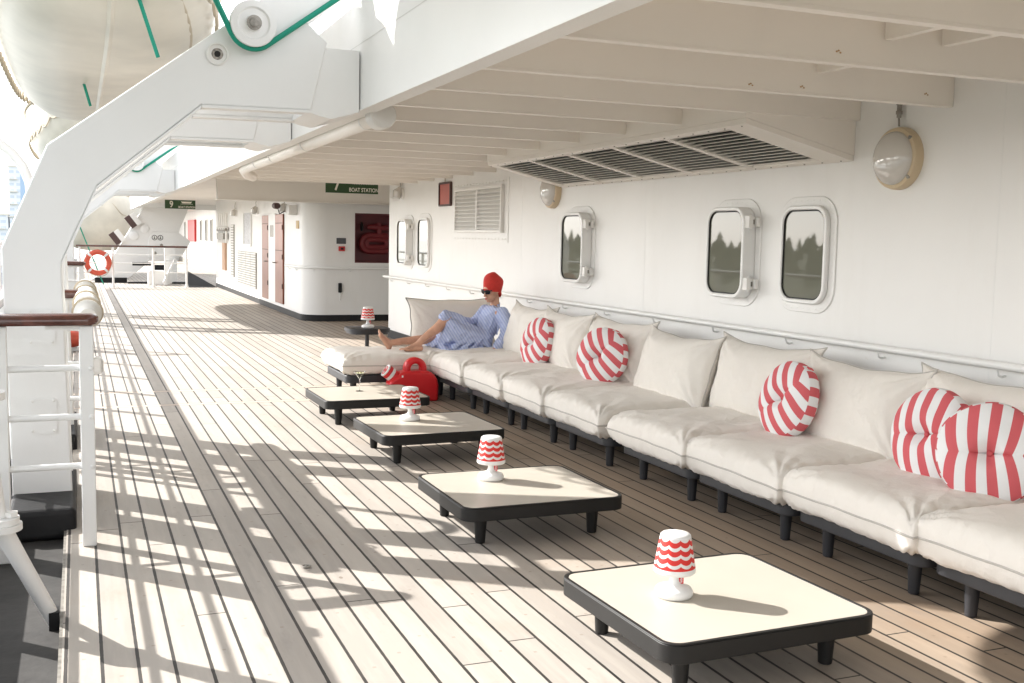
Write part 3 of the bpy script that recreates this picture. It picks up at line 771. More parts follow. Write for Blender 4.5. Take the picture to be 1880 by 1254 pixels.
# ------------------------------------------------------------------ davits
KD = .0
def davit(y0, label):
    t = thing('davit', label, 'davit', (-.2, y0, 0), 'white boat davits')
    def Y(x): return y0 + KD * (x + .2)
    SH = lambda a, b, c: (a, Y(a) + c, b)
    poly = [(-.362, -.05), (-.053, -.05), (-.090, 1.411), (-.027, 1.56), (.101, 1.840), (.666, 2.320), (1.300, 2.328), (1.395, 2.730), (1.268, 2.842), (1.95, 3.36), (1.78, 3.61), (.915, 2.868), (-.153, 2.052), (-.393, 1.485)]
    b = B(); b.prism(poly, SH, 0, .08); b.prism(poly, SH, .55, .63); recalc(make('frame', b, WHITE2, t, 0, bevel=.010))
    b = B()
    for (x, z) in ((-.22, .3), (-.22, 1.1), (.0, 1.85), (.5, 2.30), (1.0, 2.60)): b.prism([(x - .03, z - .03), (x + .03, z - .03), (x + .03, z + .03), (x - .03, z + .03)], SH, .081, .549)
    make('spacer', b, WHITE2, t, 0)
    for (c0, c1) in ((-.010, .10), (.53, .64)):
        b = B()
        for (p, q) in (((-.091, 1.409), (.099, 1.838)), ((.102, 1.8385), (.666, 2.318)), ((.669, 2.319), (1.300, 2.327))):
            b.prism([(p[0], p[1] - .016), (q[0], q[1] - .016), (q[0], q[1]), (p[0], p[1])], SH, c0, c1)
        recalc(make('flange', b, WHITE2, t, 0))
    b = B(); b.prism([(1.285, 2.318), (1.34, 2.300), (1.42, 2.285), (1.592, 2.335), (1.592, 2.70), (1.375, 2.70), (1.290, 2.34)], SH, .010, .62)
    recalc(make('bracket', b, WHITE2, t, 0))
    for (p, q) in (((-.150, 2.044), (.096, 1.843)), ((-.387, 1.482), (-.093, 1.411)), ((.672, 2.325), (1.26, 2.81))):
        d = Vector((q[0] - p[0], q[1] - p[1])).normalized(); nx = (-d.y * .003, d.x * .003)
        b = B(); b.prism([(p[0] - nx[0], p[1] - nx[1]), (q[0] - nx[0], q[1] - nx[1]), (q[0] + nx[0], q[1] + nx[1]), (p[0] + nx[0], p[1] + nx[1])], SH, -.0015, -.0002); recalc(make('weld_seam', b, WHITE2, t, 0))
    nrm = Vector((KD, -1, 0)).normalized(); mm = nrm.to_track_quat('Z', 'Y').to_matrix().to_4x4()
    n2 = Vector((.0, -1, 0)).normalized(); m2 = n2.to_track_quat('Z', 'Y').to_matrix().to_4x4()
    c = Vector((.950, Y(.95) - .001, 2.787)); k = .83
    b = B(); b.lathe([(.06, .0), (.06, .0195)], 24, c, m2); make('boss', b, WHITE2, t)
    b = B(); b.lathe([(r * k, z) for r, z in ((.02, 0), (.06, 0), (.06, .02), (.156, .022), (.160, .035), (.150, .060), (.148, .072), (.160, .085), (.156, .098), (.112, .10), (.100, .088), (.055, .088), (.052, .108), (.030, .112), (.004, .112))], 40, c, m2, cap=True); recalc(make('sheave', b, WHITE2, t))
    b = B(); b.lathe([(.043, .109), (.043, .1135), (.027, .115), (.025, .120), (.004, .121)], 20, c, m2); recalc(make('axle', b, STEEL, t))
    b = B(); cc = Vector((.757, Y(.757), 2.612)) + nrm * .001
    b.lathe([(.050, 0), (.064, 0), (.064, .016), (.055, .018), (.052, .002)], 24, cc, mm); make('port_rim', b, FLANGE, t)
    b = B(); b.lathe([(.052, .001), (.024, .0025), (.022, .004), (.003, .004)], 24, cc, mm); make('port_cover', b, GREASE, t)
    b = B(); b.lathe([(.018, .0042), (.016, .010), (.003, .010)], 16, cc, mm); make('grease_plug', b, DARK, t)
    # bolted inspection plates and rungs on the column
    for z in (.55, 1.05):
        b = B(); b.prism(rrect(.14, .20, .02, 3, -.20, z), SH, -.008, -.0003); pl_ = recalc(make('inspection_plate', b, WHITE2, t, 30))
        b = B()
        for sx in (-.055, .055):
            for sz in (-.085, .085): b.lathe([(.007, 0), (.007, .004), (.003, .006)], 8, Vector((-.20 + sx, Y(-.20 + sx) - .0082, z + sz)), mm)
        make('bolt', b, FLANGE, pl_)
    b = B(); b.box((-.376, y0 - .42, -.055), (-.036, y0 + .70, .115)); make('boot', b, BLACKP, t, 0, .03, seg=4)
    return t
GREASE = simple('spotted_grease', (.30, .27, .24), .6, var=.7, scale=60)
DY = (6.45, 8.7, 19.9, 22.2)
dl = ('large white davit arm nearest the camera, rising over the handrail', 'second white davit arm behind the nearest one', 'third white davit arm far along the deck, with sheave showing', 'farthest white davit arm below the fascia')
for y, l in zip(DY, dl): davit(y, l)
def fall(y, pts, label, r=.013):
    b = B(); b.tube(pts, r, 10); o = make('fall_rope', b, ROPEG, None, loc=pts[0]); tag(o, label, 'rope', 'green boat falls'); return o
def arc_rope(y0):
    n2 = Vector((.0, -1, 0)).normalized(); c = Vector((.950, y0 - .001, 2.787)) + n2 * .058
    ux = Vector((1, .12, 0)).normalized(); R = .138
    P = [c + ux * -.66 + Vector((0, 0, 1.0))]
    for i in range(11):
        a = radians(208 + (309 - 208) * i / 10); P.append(c + ux * R * cos(a) + Vector((0, 0, R * sin(a))))
    P.append(P[-1] + ux * .62 + Vector((0, 0, .46)))
    P.append(P[-1] + ux * .6 + Vector((0, 0, .45)))
    return P
fall(6.45, arc_rope(6.45), 'green rope round the sheave of the nearest davit', .0165)
fall(19.9, arc_rope(19.9), 'green rope round the sheave of the third davit', .02)
fall(7.6, [(.20, 7.47, 3.62), (.395, 7.46, 3.06), (.50, 7.45, 2.72)], 'green rope hanging past the big lifeboat hull')
fall(10.4, [(.02, 10.6, 3.1), (.12, 10.6, 2.72)], 'short green rope behind the second davit')
fall(26.5, [(-.127, 33.5, 2.18), (.152, 33.6, 1.415), (.66, 33.8, .05)], 'slanting green rope behind the lifebuoy', .018)

# ------------------------------------------------------------------ lifeboats
def hull_pt(s, ph, L, hb, zk, zg):
    """s -1..1 along, ph -1..1 around (keel at 0)."""
    t = abs(s)
    e = max(0., 1 - t ** 4.6)
    bm = hb * (e ** .55)
    keel = zk + (zg - zk) * .80 * t ** 9
    gun = zg + .20 * t ** 2
    a = abs(ph) * pi / 2
    x = bm * (sin(a) ** .62); z = gun - (gun - keel) * (cos(a) ** .60 if cos(a) > 1e-6 else 0)
    return Vector((x * (1 if ph >= 0 else -1), s * L / 2, z))
def lifeboat(loc, L, hb, label, zk=0., zg=1.0):
    t = thing('lifeboat', label, 'lifeboat', loc, 'cream lifeboats')
    b = B(); R = []
    for i in range(41):
        s = sin(-pi / 2 + pi * i / 40) * .999
        R.append([hull_pt(s, -1 + 2 * j / 28, L, hb, zk, zg) for j in range(29)])
    v = [p for r in R for p in r]; f = []
    for k in range(40):
        for j in range(28): f.append((k * 29 + j, k * 29 + j + 1, (k + 1) * 29 + j + 1, (k + 1) * 29 + j))
    b.add(v, f); o = make('hull', b, BOATM, t, 60, local=True); md = o.modifiers.new('thick', 'SOLIDIFY'); md.thickness = .03
    b = B()
    for k in range(1, 40): pass
    ks = [hull_pt(-.88 + 1.76 * i / 30, 0, L, hb, zk, zg) + Vector((0, 0, -.015)) for i in range(31)]
    b.tube(ks, .03, 8); make('keel', b, BOATM, t, local=True)
    b = B(); b.tube([hull_pt(-.86 + 1.72 * i / 40, .42, L, hb, zk, zg) + Vector((0, 0, -.012)) for i in range(41)], .022, 8); make('bilge_rail', b, ROPEW, t, local=True)
    # canopy
    b = B(); R = []
    for i in range(25):
        s = sin(-pi / 2 + pi * i / 24) * .97; e = max(.0, 1 - abs(s) ** 4.6) ** .55
        R.append([Vector((hb * .98 * e * cos(pi * j / 14), s * L / 2, zg + .03 + .20 * s * s + (.22 * e) * sin(pi * j / 14) ** .8)) for j in range(15)])
    v = [p for r in R for p in r]; f = []
    for k in range(24):
        for j in range(14): f.append((k * 15 + j, k * 15 + j + 1, (k + 1) * 15 + j + 1, (k + 1) * 15 + j))
    b.add(v, f); make('canopy', b, BOATM, t, 60, local=True)
    for side in (-1, 1):
        b = B(); P = []
        gl = [hull_pt(-.985 + 1.97 * i / 60, side * .985, L, hb, zk, zg) for i in range(61)]
        for i, g in enumerate(gl): P.append(g + Vector((side * .035, 0, -.05)))
        b.tube(P, .028, 8); make('rubbing_strake', b, ROPEW, t, local=True)
        b = B()
        Q = []
        for i in range(241):
            q = i / 240; g = hull_pt(-.985 + 1.97 * q, side * .70, L, hb, zk, zg); sag = abs(sin(q * 30 * pi)) * .09
            Q.append(g + Vector((side * .045, 0, -.02 - sag)))
        b.tube(Q, .014, 6); make('grab_line', b, ROPEW, t, local=True)
    return t
lifeboat((.22, 11.3, 2.94), 8.7, .85, 'big cream lifeboat hull hanging over the nearest davit', 0, .62)
lifeboat((.22, 2.2, 2.87), 9.4, .85, 'unseen cream lifeboat overhead, added to shade the nearest seat cushions', 0, .62)  # out of view; added and lengthened to keep sun off the near cushions
lifeboat((.12, 24.6, 2.92), 8.6, 1.0, 'second cream lifeboat hull hanging beyond the first')
lifeboat((.70, 43.0, .95), 9.6, 1.5, 'lowered cream lifeboat behind the far white davit', 0, 1.9)

# bent vent pipe outboard
b = B(); P = [(-1.06, 7.75, -.1), (-1.06, 7.75, 1.5)]
for i in range(13):
    a = pi - pi * i / 12; P.append((-.67 + .39 * cos(a), 7.75, 1.80 + .40 * sin(a)))
P.append((-.28, 7.75, 1.3)); P.append((-.28, 7.75, -.05))
b.tube(P, .032, 14); tag(make('ladder_stanchion', b, WHITE2, None, loc=(-.28, 7.75, -.05)), 'curved white pipe arch beside the davit column', 'pipe')

# ------------------------------------------------------------------ railings
def side_rail(x, ya, yb_, label, posts, cap=True, skip_cap=()):
    t = thing('guard_rail', label, 'railing', (x, (ya + yb_) / 2, 0), 'white guard rails')
    for z in (.41, .66, .905):
        b = B(); b.tube([(x, ya, z), (x, yb_, z)], .0135, 10); make('rail', b, WHITE2, t)
    for y in posts:
        b = B(); b.box((x - .028, y - .006, -.055), (x + .028, y + .006, 1.12)); b.box((x - .028, y + .050, -.055), (x + .028, y + .062, 1.12)); make('post', b, WHITE2, t, 0)
    if cap:
        prof = [(-.062, 1.125), (.062, 1.125), (.070, 1.145), (.058, 1.165), (.0, 1.175), (-.058, 1.165), (-.070, 1.145)]
        b = B(); b.prism([(x + p[0], p[1]) for p in prof], XZ, ya, yb_); recalc(make('cap_rail', b, VARN, t, 50))
    return t
XR = -.49
side_rail(XR, -4, 33, 'long varnished outboard guard rail along the deck edge', [-2.6, -1.4, -.2, 1.0, 2.2, 3.45, 4.72, 5.9, 7.1, 8.3] + [9.5 + 1.25 * k for k in range(18)])
def cross_rail(y, label, group='white guard rails'):
    t = thing('guard_rail', label, 'railing', (-.2, y, 0), group)
    for x, w in ((-.365, .055), (.035, .042)):
        b = B(); b.box((x - w, y - .03, 0 if x > 0 else -.055), (x + w * .6, y + .03, 1.118)); make('post', b, WHITE2, t, 0, .006)
    for z in (.41, .66, .905):
        b = B(); b.tube([(-.38, y, z), (.03, y, z)], .0165, 12); make('rail', b, WHITE2, t)
        b = B(); b.ell((.045, y - .031, z), (.012, .006, .012), n=10, k=8); make('bolt', b, WHITE2, t)
    b = B(); b.box((-.16, y - .025, 1.098), (.03, y + .025, 1.1175)); make('rail_plate', b, FLANGE, t, 0)
    b = B(); prof = [(-.050, 1.120), (.050, 1.120), (.062, 1.142), (.050, 1.168), (.0, 1.178), (-.050, 1.168), (-.062, 1.142)]
    R = []
    for i in range(10):
        x = -.40 + (.03 + .40) * i / 9; R.append([(x, y + p[0], p[1]) for p in prof])
    for i in range(1, 6):
        a = pi / 2 * i / 5; k = max(cos(a), .08); R.append([(.03 + .055 * sin(a), y + p[0] * k, 1.147 + (p[1] - 1.147) * (.35 + .65 * k)) for p in prof])
    b.rings(R); recalc(make('cap_rail', b, VARN, t, 60))
    return t
cross_rail(5.70, 'short varnished cross rail with round end in front of the nearest davit')
cross_rail(8.05, 'short cross rail just behind the nearest davit column')
cross_rail(15.8, 'short cross rail by the second lifeboat')
# metal sleeve on the cap at the corner
b = B(); b.box((-.565, 5.36, 1.118), (-.412, 5.46, 1.185)); tag(make('rail_sleeve', b, WHITE2, None, 0, .014, loc=(-.49, 5.41, 1.118)), 'white metal sleeve clasping the varnished rail corner', 'sleeve')
# braces with flanges at the near posts
def brace(y, ztop, zf, label):
    t = thing('rail_brace', label, 'brace', (-.11, y, 0), 'white rail braces')
    b = B(); b.tube([(-.115, y + .03, -.04), (-.245, y - .05, .27), (-.30, y - .09, .405)], [.030, .034, .037], 14); make('strut', b, WHITE2, t)
    b = B(); b.tube([(-.31, y - .10, .405), (-.31, y - .10, .43)], .085, 20); b.tube([(-.31, y - .10, .4305), (-.31, y - .10, .455)], .075, 20); make('flange_plate', b, WHITE2, t, 40)
    b = B(); b.tube([(-.265, y - .10, .456), (-.265, y - .10, .475)], .026, 6); make('bolt', b, FLANGE, t)
    b = B(); b.tube([(-.36, y - .10, .925), (-.36, y - .10, .955)], .085, 20); b.tube([(-.36, y - .10, .87), (-.36, y - .10, .9245)], .05, 14); b.tube([(-.315, y - .10, .956), (-.315, y - .10, .972)], .024, 6); make('flange_plate', b, WHITE2, t, 40)
    b = B(); b.tube([(-.31, y - .10, .456), (-.36, y - .12, .9), (-.41, y - .13, 1.11)], .03, 12); make('upper_strut', b, WHITE2, t)
    b = B(); b.box((-.14, y - .02, -.055), (-.10, y + .07, .02)); make('foot', b, BLACKP, t, 0)
    return t
brace(4.66, .4, .4, 'white pipe brace with bolted flange standing on the waterway')
# canvas roll
t = thing('canvas_roll', 'rolled white canvas lashed along the inner davit rail', 'canvas', (.03, 7.5, 1.1))
P = [(.040, 6.15 + 3.2 * i / 26, 1.125 + .008 * sin(i * 1.3)) for i in range(27)]
b = B(); b.tube(P, [.045] + [.070 + .006 * sin(i * 2.1) for i in range(25)] + [.05], 20); make('roll', b, CANVAS, t)
for y in (6.5, 7.3, 8.1, 8.9):
    b = B(); b.tube([(.040 + .080 * cos(a), y, 1.125 + .080 * sin(a)) for a in [2 * pi * i / 24 for i in range(24)]], .007, 6, closed=True); make('lashing', b, ROPEW, t)
b = B(); b.tube([(.03, 6.2, 1.03), (.03, 8.9, 1.03)], .016, 10); make('rail', b, WHITE2, t)
for y in (6.9, 8.6):
    b = B(); b.box((.01, y - .02, 0), (.05, y + .02, 1.02)); make('post', b, WHITE2, t, 0)
# small deck lantern by the rail
t = thing('deck_light', 'small beige deck light clamped under the canvas roll', 'lamp', (.09, 6.95, .78))
b = B(); b.box((.052, 6.9, .72), (.12, 7.02, .82)); make('body', b, FLANGE, t, 0, .015)
b = B(); b.box((.121, 6.91, .735), (.128, 7.01, .80)); make('glass', b, LAMPG, t, 0)

b = B(); b.box((-.62, 6.5, 1.46), (-.50, 9.3, 1.50)); b.box((-.60, 6.6, -.055), (-.56, 6.64, 1.4595)); b.box((-.60, 9.1, -.055), (-.56, 9.14, 1.4595))
tag(make('gripe_spar', b, WHITE2, None, 0, loc=(-.56, 7.9, -.055)), 'white spar on two uprights outboard of the nearest davit', 'spar')

# ------------------------------------------------------------------ far rail, lifebuoy and gear
t = thing('guard_rail', 'far cross rail with thin brown cap closing off the deck', 'railing', (1.4, 33, 0), 'white guard rails')
for z in (.43, .70, .95):
    b = B(); b.tube([(-.05, 33, z), (2.96, 33, z)], .014, 8); make('rail', b, WHITE2, t)
for x in (.02, .91, 2.02, 2.95):
    b = B(); b.tube([(x, 33, 0), (x, 33, .12), (x, 33, 1.16)], [.06, .032, .032], 10); make('post', b, WHITE2, t)
b = B(); b.box((-.08, 32.96, 1.161), (2.98, 33.04, 1.215)); make('cap_rail', b, VARN, t, 0, .01)
t = thing('lifebuoy', 'orange lifebuoy with white bands hung on the far rail', 'lifebuoy', (.5, 32.93, .34))
b = B(); b.tube([(.50 + .30 * cos(a), 32.88, .71 + .30 * sin(a)) for a in [2 * pi * i / 40 for i in range(40)]], .075, 14, closed=True); make('ring', b, ORANGE, t)
for k in range(4):
    b = B(); a0 = radians(45 + 90 * k)
    b.tube([(.50 + .30 * cos(a0 + d), 32.88, .71 + .30 * sin(a0 + d)) for d in (-.10, 0, .10)], .079, 14); make('band', b, WPLASTIC, t)
b = B(); b.tube([(.50 + (.385 + .02 * sin(4 * a)) * cos(a), 32.86, .71 + (.385 + .02 * sin(4 * a)) * sin(a)) for a in [2 * pi * i / 40 for i in range(40)]], .012, 6, closed=True); make('grab_line', b, ROPEW, t)
# the far davit trackway
t = thing('davit', 'white slanting far davit web with two round badges and rollers', 'davit', (1.6, 36, 0), 'white boat davits')
b = B(); yv = 36
b.prism([(1.93, 2.40), (3.30, 2.40), (2.95, 1.55), (2.45, 1.35), (2.12, .75), (1.9, .52), (1.36, .06), (.25, .06), (.70, .30), (.93, .72)], XZ, yv, yv + .3); recalc(make('frame', b, WHITE2, t, 0, .015))
b = B(); b.prism([(2.05, .80), (2.05, 1.42), (2.2, 1.62), (2.95, 1.62), (3.35, 1.35), (3.1, .9), (2.9, .75)], XZ, yv - .06, yv - .001); recalc(make('gear_case', b, WHITE2, t, 0, .01))
mm = Matrix.Rotation(radians(90), 4, 'X')
for (x, z, r) in ((1.62, 1.50, .15), (1.95, 1.72, .14)):
    b = B(); b.lathe([(r, 0), (r, .05), (r * .6, .08), (.004, .08)], 24, (x, yv - .001, z), mm); recalc(make('roller', b, WHITE2, t))
for x in (2.24, 2.42):
    b = B(); b.tube([(x + .075 * cos(a), yv - .066, 1.44 + .075 * sin(a)) for a in [2 * pi * i / 24 for i in range(24)]], .009, 6, closed=True)
    b.tube([(x, yv - .066, 1.40), (x, yv - .066, 1.48)], .011, 6); b.tube([(x - .03, yv - .066, 1.41), (x + .03, yv - .066, 1.41)], .009, 6); make('badge', b, BLACKP, t)
for (x, z) in ((2.45, 1.20), (2.25, .95)):
    b = B(); b.ell((x, yv - .07, z), (.05, .03, .05)); make('stud', b, STEEL, t)
b = B(); b.box((.45, 35.9, 0), (1.4, 36.4, .16)); make('boot', b, BLACKP, t, 0)
def chock(x, z, label):
    t = thing('boat_chock', label, 'chock', (x, 35.85, z), 'boat chocks on the far davit')
    q = Matrix.Translation((x, 35.9, z)) @ Matrix.Rotation(radians(-37), 4, 'Y')
    b = B(); b.box((-.24, -.1, -.18), (-.06, .09, .22), q); make('pad', b, BROWNB, t, 0)
    b = B(); b.box((-.0595, -.1, -.2), (.10, .09, .20), q); make('holder', b, FLANGE, t, 0)
chock(1.66, 2.0, 'upper brown and white chock block on the far davit'); chock(1.19, 1.47, 'lower brown and white chock block on the far davit')
wallbox('deck_box', 'square white deck box under the far rail', 'box', (1.95, 34.3, 0.001), (2.42, 34.8, .45), WHITE2, .02)
t = thing('winch', 'dark winch and ledge behind the far rail', 'winch', (2.0, 35.2, 0))
b = B(); b.box((1.4, 35.3, .001), (3.2, 35.75, .05)); b.box((1.55, 35.45, .56), (2.1, 35.7, .66)); make('base', b, BLACKP, t, 0)
b = B(); b.tube([(2.2, 35.4, .5), (2.65, 35.4, .5)], .09, 12); make('drum', b, BLACKP, t)
t = thing('accommodation_ladder', 'stowed white ladder with many upright stanchions behind the far rail', 'ladder', (2.8, 34.5, 0))
for k in range(9):
    x = 2.42 + .062 * k; y = 34 + .28 * k
    b = B(); b.tube([(x, y, .02), (x, y, 1.15 + .02 * k)], .028, 8); make('stanchion', b, WHITE2, t)
for z in (.35, .75, 1.16):
    b = B(); b.tube([(2.4, 33.9, z), (2.95, 36.4, z + .05)], .02, 8); make('side_rail', b, WHITE2, t)
b = B(); b.tube([(2.35, 33.8, .1), (2.75, 34.6, .8)], .025, 8); make('strut', b, WHITE2, t)
t = thing('mooring_float', 'orange float beside the far cross rail', 'float', (-.1, 15.3, 0))
b = B(); b.tube([(-.28, 15.3, .16), (-.10, 15.3, .16), (.0, 15.3, .16)], [.09, .12, .09], 14); make('body', b, ORANGE, t)
b = B(); b.box((-.3, 15.25, .001), (.0, 15.35, .05)); make('cradle', b, WHITE2, t, 0)
# tie-down eye in the deck planks
def ringbolt(x, y, label):
    t = thing('ring_bolt', label, 'ring bolt', (x, y, 0), 'ring bolts set in the deck')
    b = B(); b.lathe([(.014, 0), (.014, .004), (.008, .012), (.003, .014)], 10, (x, y, 0)); make('stud', b, STEEL, t)
    b = B(); b.tube([(x + .018 * cos(a), y + .018 * sin(a), .008) for a in [2 * pi * i / 14 for i in range(14)]], .004, 6, closed=True); make('ring', b, STEEL, t)
ringbolt(.985, 4.98, 'small steel ring bolt in the deck left of the third table')

# ================================================================== FURNITURE
def leg_bm(x, y, z1, rt=.036, rb=.026):
    b = B(); b.lathe([(rb * .8, 0), (rb, .004), (rb + .001, .012), (rt, z1)], 20, (x, y, 0)); return b
# low tables
t = thing('coffee_table', '', 'table', (0, 0, 0), 'low square tables')
TW, TD, TZ = .925, .855, .222
b = B(); b.prism(rrect(TW, TD, .075, 8), XY, TZ - .072, TZ - .006)
# rim
a_ = rrect(TW, TD, .075, 8); i_ = rrect(TW - .036, TD - .036, .058, 8); K = len(a_)
R = [[(p[0], p[1], TZ - .0055) for p in a_], [(p[0], p[1], TZ) for p in a_], [(p[0], p[1], TZ) for p in i_], [(p[0], p[1], TZ - .0055) for p in i_]]
b.rings(R, closed=True)
recalc(make('frame', b, TPLASTIC, t, 40, .006, local=True))
b = B(); b.prism(rrect(TW - .040, TD - .040, .056, 8), XY, TZ - .0058, TZ - .001); recalc(make('tabletop', b, CREAM, t, 40, local=True))
for sx in (-1, 1):
    for sy in (-1, 1): make('leg', leg_bm(sx * .325, sy * .29, TZ - .0725), TPLASTIC, t, local=True)
TABLE = t
tl = [((2.275, 3.47, 0), .03, 'low cream topped table nearest the camera'), ((2.245, 5.41, 0), .005, 'low cream topped table second from the camera, lamp left of centre'),
      ((2.372, 7.47, 0), .03, 'low cream topped table third from the camera, overlapping the martini table'), ((2.328, 9.11, 0), .02, 'low cream topped table with the martini glass, farthest away')]
for k, (l, rz, lab) in enumerate(tl):
    if k == 0: t.location = l; t.rotation_euler = (0, 0, rz); t['label'] = lab
    else: copy_tree(TABLE, l, rz, lab)
# lamps
t = thing('table_lamp', '', 'lamp', (0, 0, 0), 'red and white scalloped lamps')
b = B(); b.lathe([(.060, 0), (.070, .002), (.0745, .010), (.0745, .022), (.068, .034), (.050, .040), (.030, .045), (.0205, .055), (.0175, .070), (.0175, .094)], 40); make('lamp_base', b, WPLASTIC, t, 60, local=True)
b = B(); b.lathe([(.018, .0945), (.060, .0930), (.0765, .0955), (.0815, .1015), (.0815, .108), (.0790, .120)], 48); make('shade_rim', b, WPLASTIC, t, 60, local=True)
b = B(); b.lathe([(.0797, .1185), (.0600, .2365)], 64, cap=False); make('shade_cover', b, SHADE, t, 60, local=True)
b = B(); b.lathe([(.0595, .2365), (.0585, .243), (.052, .2485), (.030, .2515), (.003, .252)], 48); make('shade_top', b, WPLASTIC, t, 60, local=True)
b = B(); b.box((.0170, -.001, .048), (.0365, .001, .090)); tg = make('tag', b, REDP, t, 0, local=True)
tm = Matrix.Translation((.0310, -.0011, .0515)) @ Matrix.Rotation(radians(90), 4, 'X') @ Matrix.Rotation(radians(90), 4, 'Z')
b = textmesh('fatboy', .0135, tm, .0001, .85); make('tag_lettering', b, WPLASTIC, tg, 0, local=True)
LAMP = t
ll = [((2.115, 3.49, TZ - .001), -.40, 'scalloped red and white lamp on the nearest low table'), ((2.155, 5.585, TZ - .001), -.38, 'scalloped red and white lamp on the second table from the camera'),
      ((2.285, 7.63, TZ - .001), -.33, 'scalloped red and white lamp on the third table, in front of the red jug'), ((3.165, 12.35, .512), -.3, 'scalloped red and white lamp on the dark pedestal tray table')]
for k, (l, rz, lab) in enumerate(ll):
    if k == 0: t.location = l; t.rotation_euler = (0, 0, rz); t['label'] = lab
    else: copy_tree(LAMP, l, rz, lab)
# tray table on a pole
t = thing('side_table', 'dark grey pedestal tray table behind the footstool', 'table', (3.17, 12.4, 0))
b = B(); b.prism(rrect(.46, .46, .14, 8, 3.17, 12.4), XY, .445, .497); a_ = rrect(.50, .50, .15, 8, 3.17, 12.4); i_ = rrect(.455, .455, .13, 8, 3.17, 12.4)
b.rings([[(p[0], p[1], .470) for p in a_], [(p[0], p[1], .511) for p in a_], [(p[0], p[1], .511) for p in i_], [(p[0], p[1], .4975) for p in i_]], closed=True); recalc(make('tray', b, PLASTIC, t, 40))
b = B(); b.tube([(3.17, 12.4, .02), (3.17, 12.4, .4445)], .024, 14); make('stem', b, PLASTIC, t)
b = B(); b.lathe([(.17, 0), (.17, .012), (.03, .02)], 28, (3.17, 12.4, 0)); make('foot', b, PLASTIC, t)
b = B(); b.prism(rrect(.44, .44, .12, 8, 3.17, 12.4), XY, .4972, .5115); recalc(make('tray_mat', b, PLASTIC, t, 40))
# martini glass
gx, gy = 2.287, 9.20
t = thing('martini_glass', 'martini glass with pale drink on the farthest low table', 'glass', (gx, gy, TZ))
b = B(); b.lathe([(.034, .0005), (.034, .002), (.008, .005), (.0035, .012), (.0032, .105), (.006, .112), (.056, .178), (.0545, .178), (.004, .114)], 32, (gx, gy, TZ), cap=False); make('glass', b, CLEAR, t)
b = B(); b.lathe([(.003, .115), (.0425, .163), (.002, .1632)], 28, (gx, gy, TZ)); make('drink', b, DRINK, t)
b = B(); b.ell((gx + .008, gy - .01, TZ + .160), (.012, .010, .010)); b.ell((gx - .014, gy - .005, TZ + .160), (.011, .010, .010)); make('olive', b, simple('olive', (.26, .27, .07), .4), t)

# red watering jug
jy = 9.93
t = thing('watering_jug', 'red plastic jug with arched handle and striped spout cap, on the deck by the footstool', 'jug', (2.98, jy, 0))
poly = [(2.74, .0), (3.235, .0), (3.238, .16), (3.225, .215), (3.20, .255), (3.165, .285), (3.125, .300), (2.90, .300), (2.865, .288), (2.835, .262), (2.79, .235), (2.745, .20)]
b = B(); b.prism(poly, XZ, jy - .09, jy + .09); recalc(make('body', b, REDP, t, 30, .028, seg=4))
b = B(); R = []
for i in range(19):
    a = pi - pi * i / 18
    cx_, cz_ = 3.015, .318; ro, ri = .112, .052
    co_, si_ = cos(a), sin(a)
    zo = .300 if i in (0, 18) else None
    R.append([(cx_ + r * co_ * (1.0), jy + s, cz_ + r * si_ * .98 - (.03 if i in (0, 18) else 0)) for r, s in ((ri, -.035), (ri + .012, -.045), (ro - .012, -.045), (ro, -.035), (ro, .035), (ro - .012, .045), (ri + .012, .045), (ri, .035))])
b.rings(R); recalc(make('handle', b, REDP, t, 50))
d = Vector((-.80, 0, .60)).normalized(); q = d.to_track_quat('Z', 'Y').to_matrix().to_4x4(); p0 = Vector((2.875, jy, .195))
b = B(); b.lathe([(.075, -.02), (.070, .05), (.062, .110)], 28, p0, q); make('spout', b, REDP, t)
for (z0, z1, m, nm) in ((.111, .142, WPLASTIC, 'spout_ring'), (.1425, .178, REDP, 'spout_ring'), (.1785, .192, WPLASTIC, 'spout_lip')):
    b = B(); b.lathe([(.055, z0), (.066, z0 + .0005), (.066, z1 - .0005), (.055, z1)], 32, p0, q); make(nm, b, m, t, 30)
b = B(); b.lathe([(.045, .1921), (.044, .1955), (.036, .1955), (.035, .1922)], 28, p0, q, cap=False); b.lathe([(.020, .1921), (.0195, .195), (.002, .195)], 20, p0, q); make('cap_emblem', b, REDP, t)
b = B(); b.box((2.86, jy - .0915, .245), (2.875, jy - .0905, .265)); make('tag', b, WPLASTIC, t, 0)

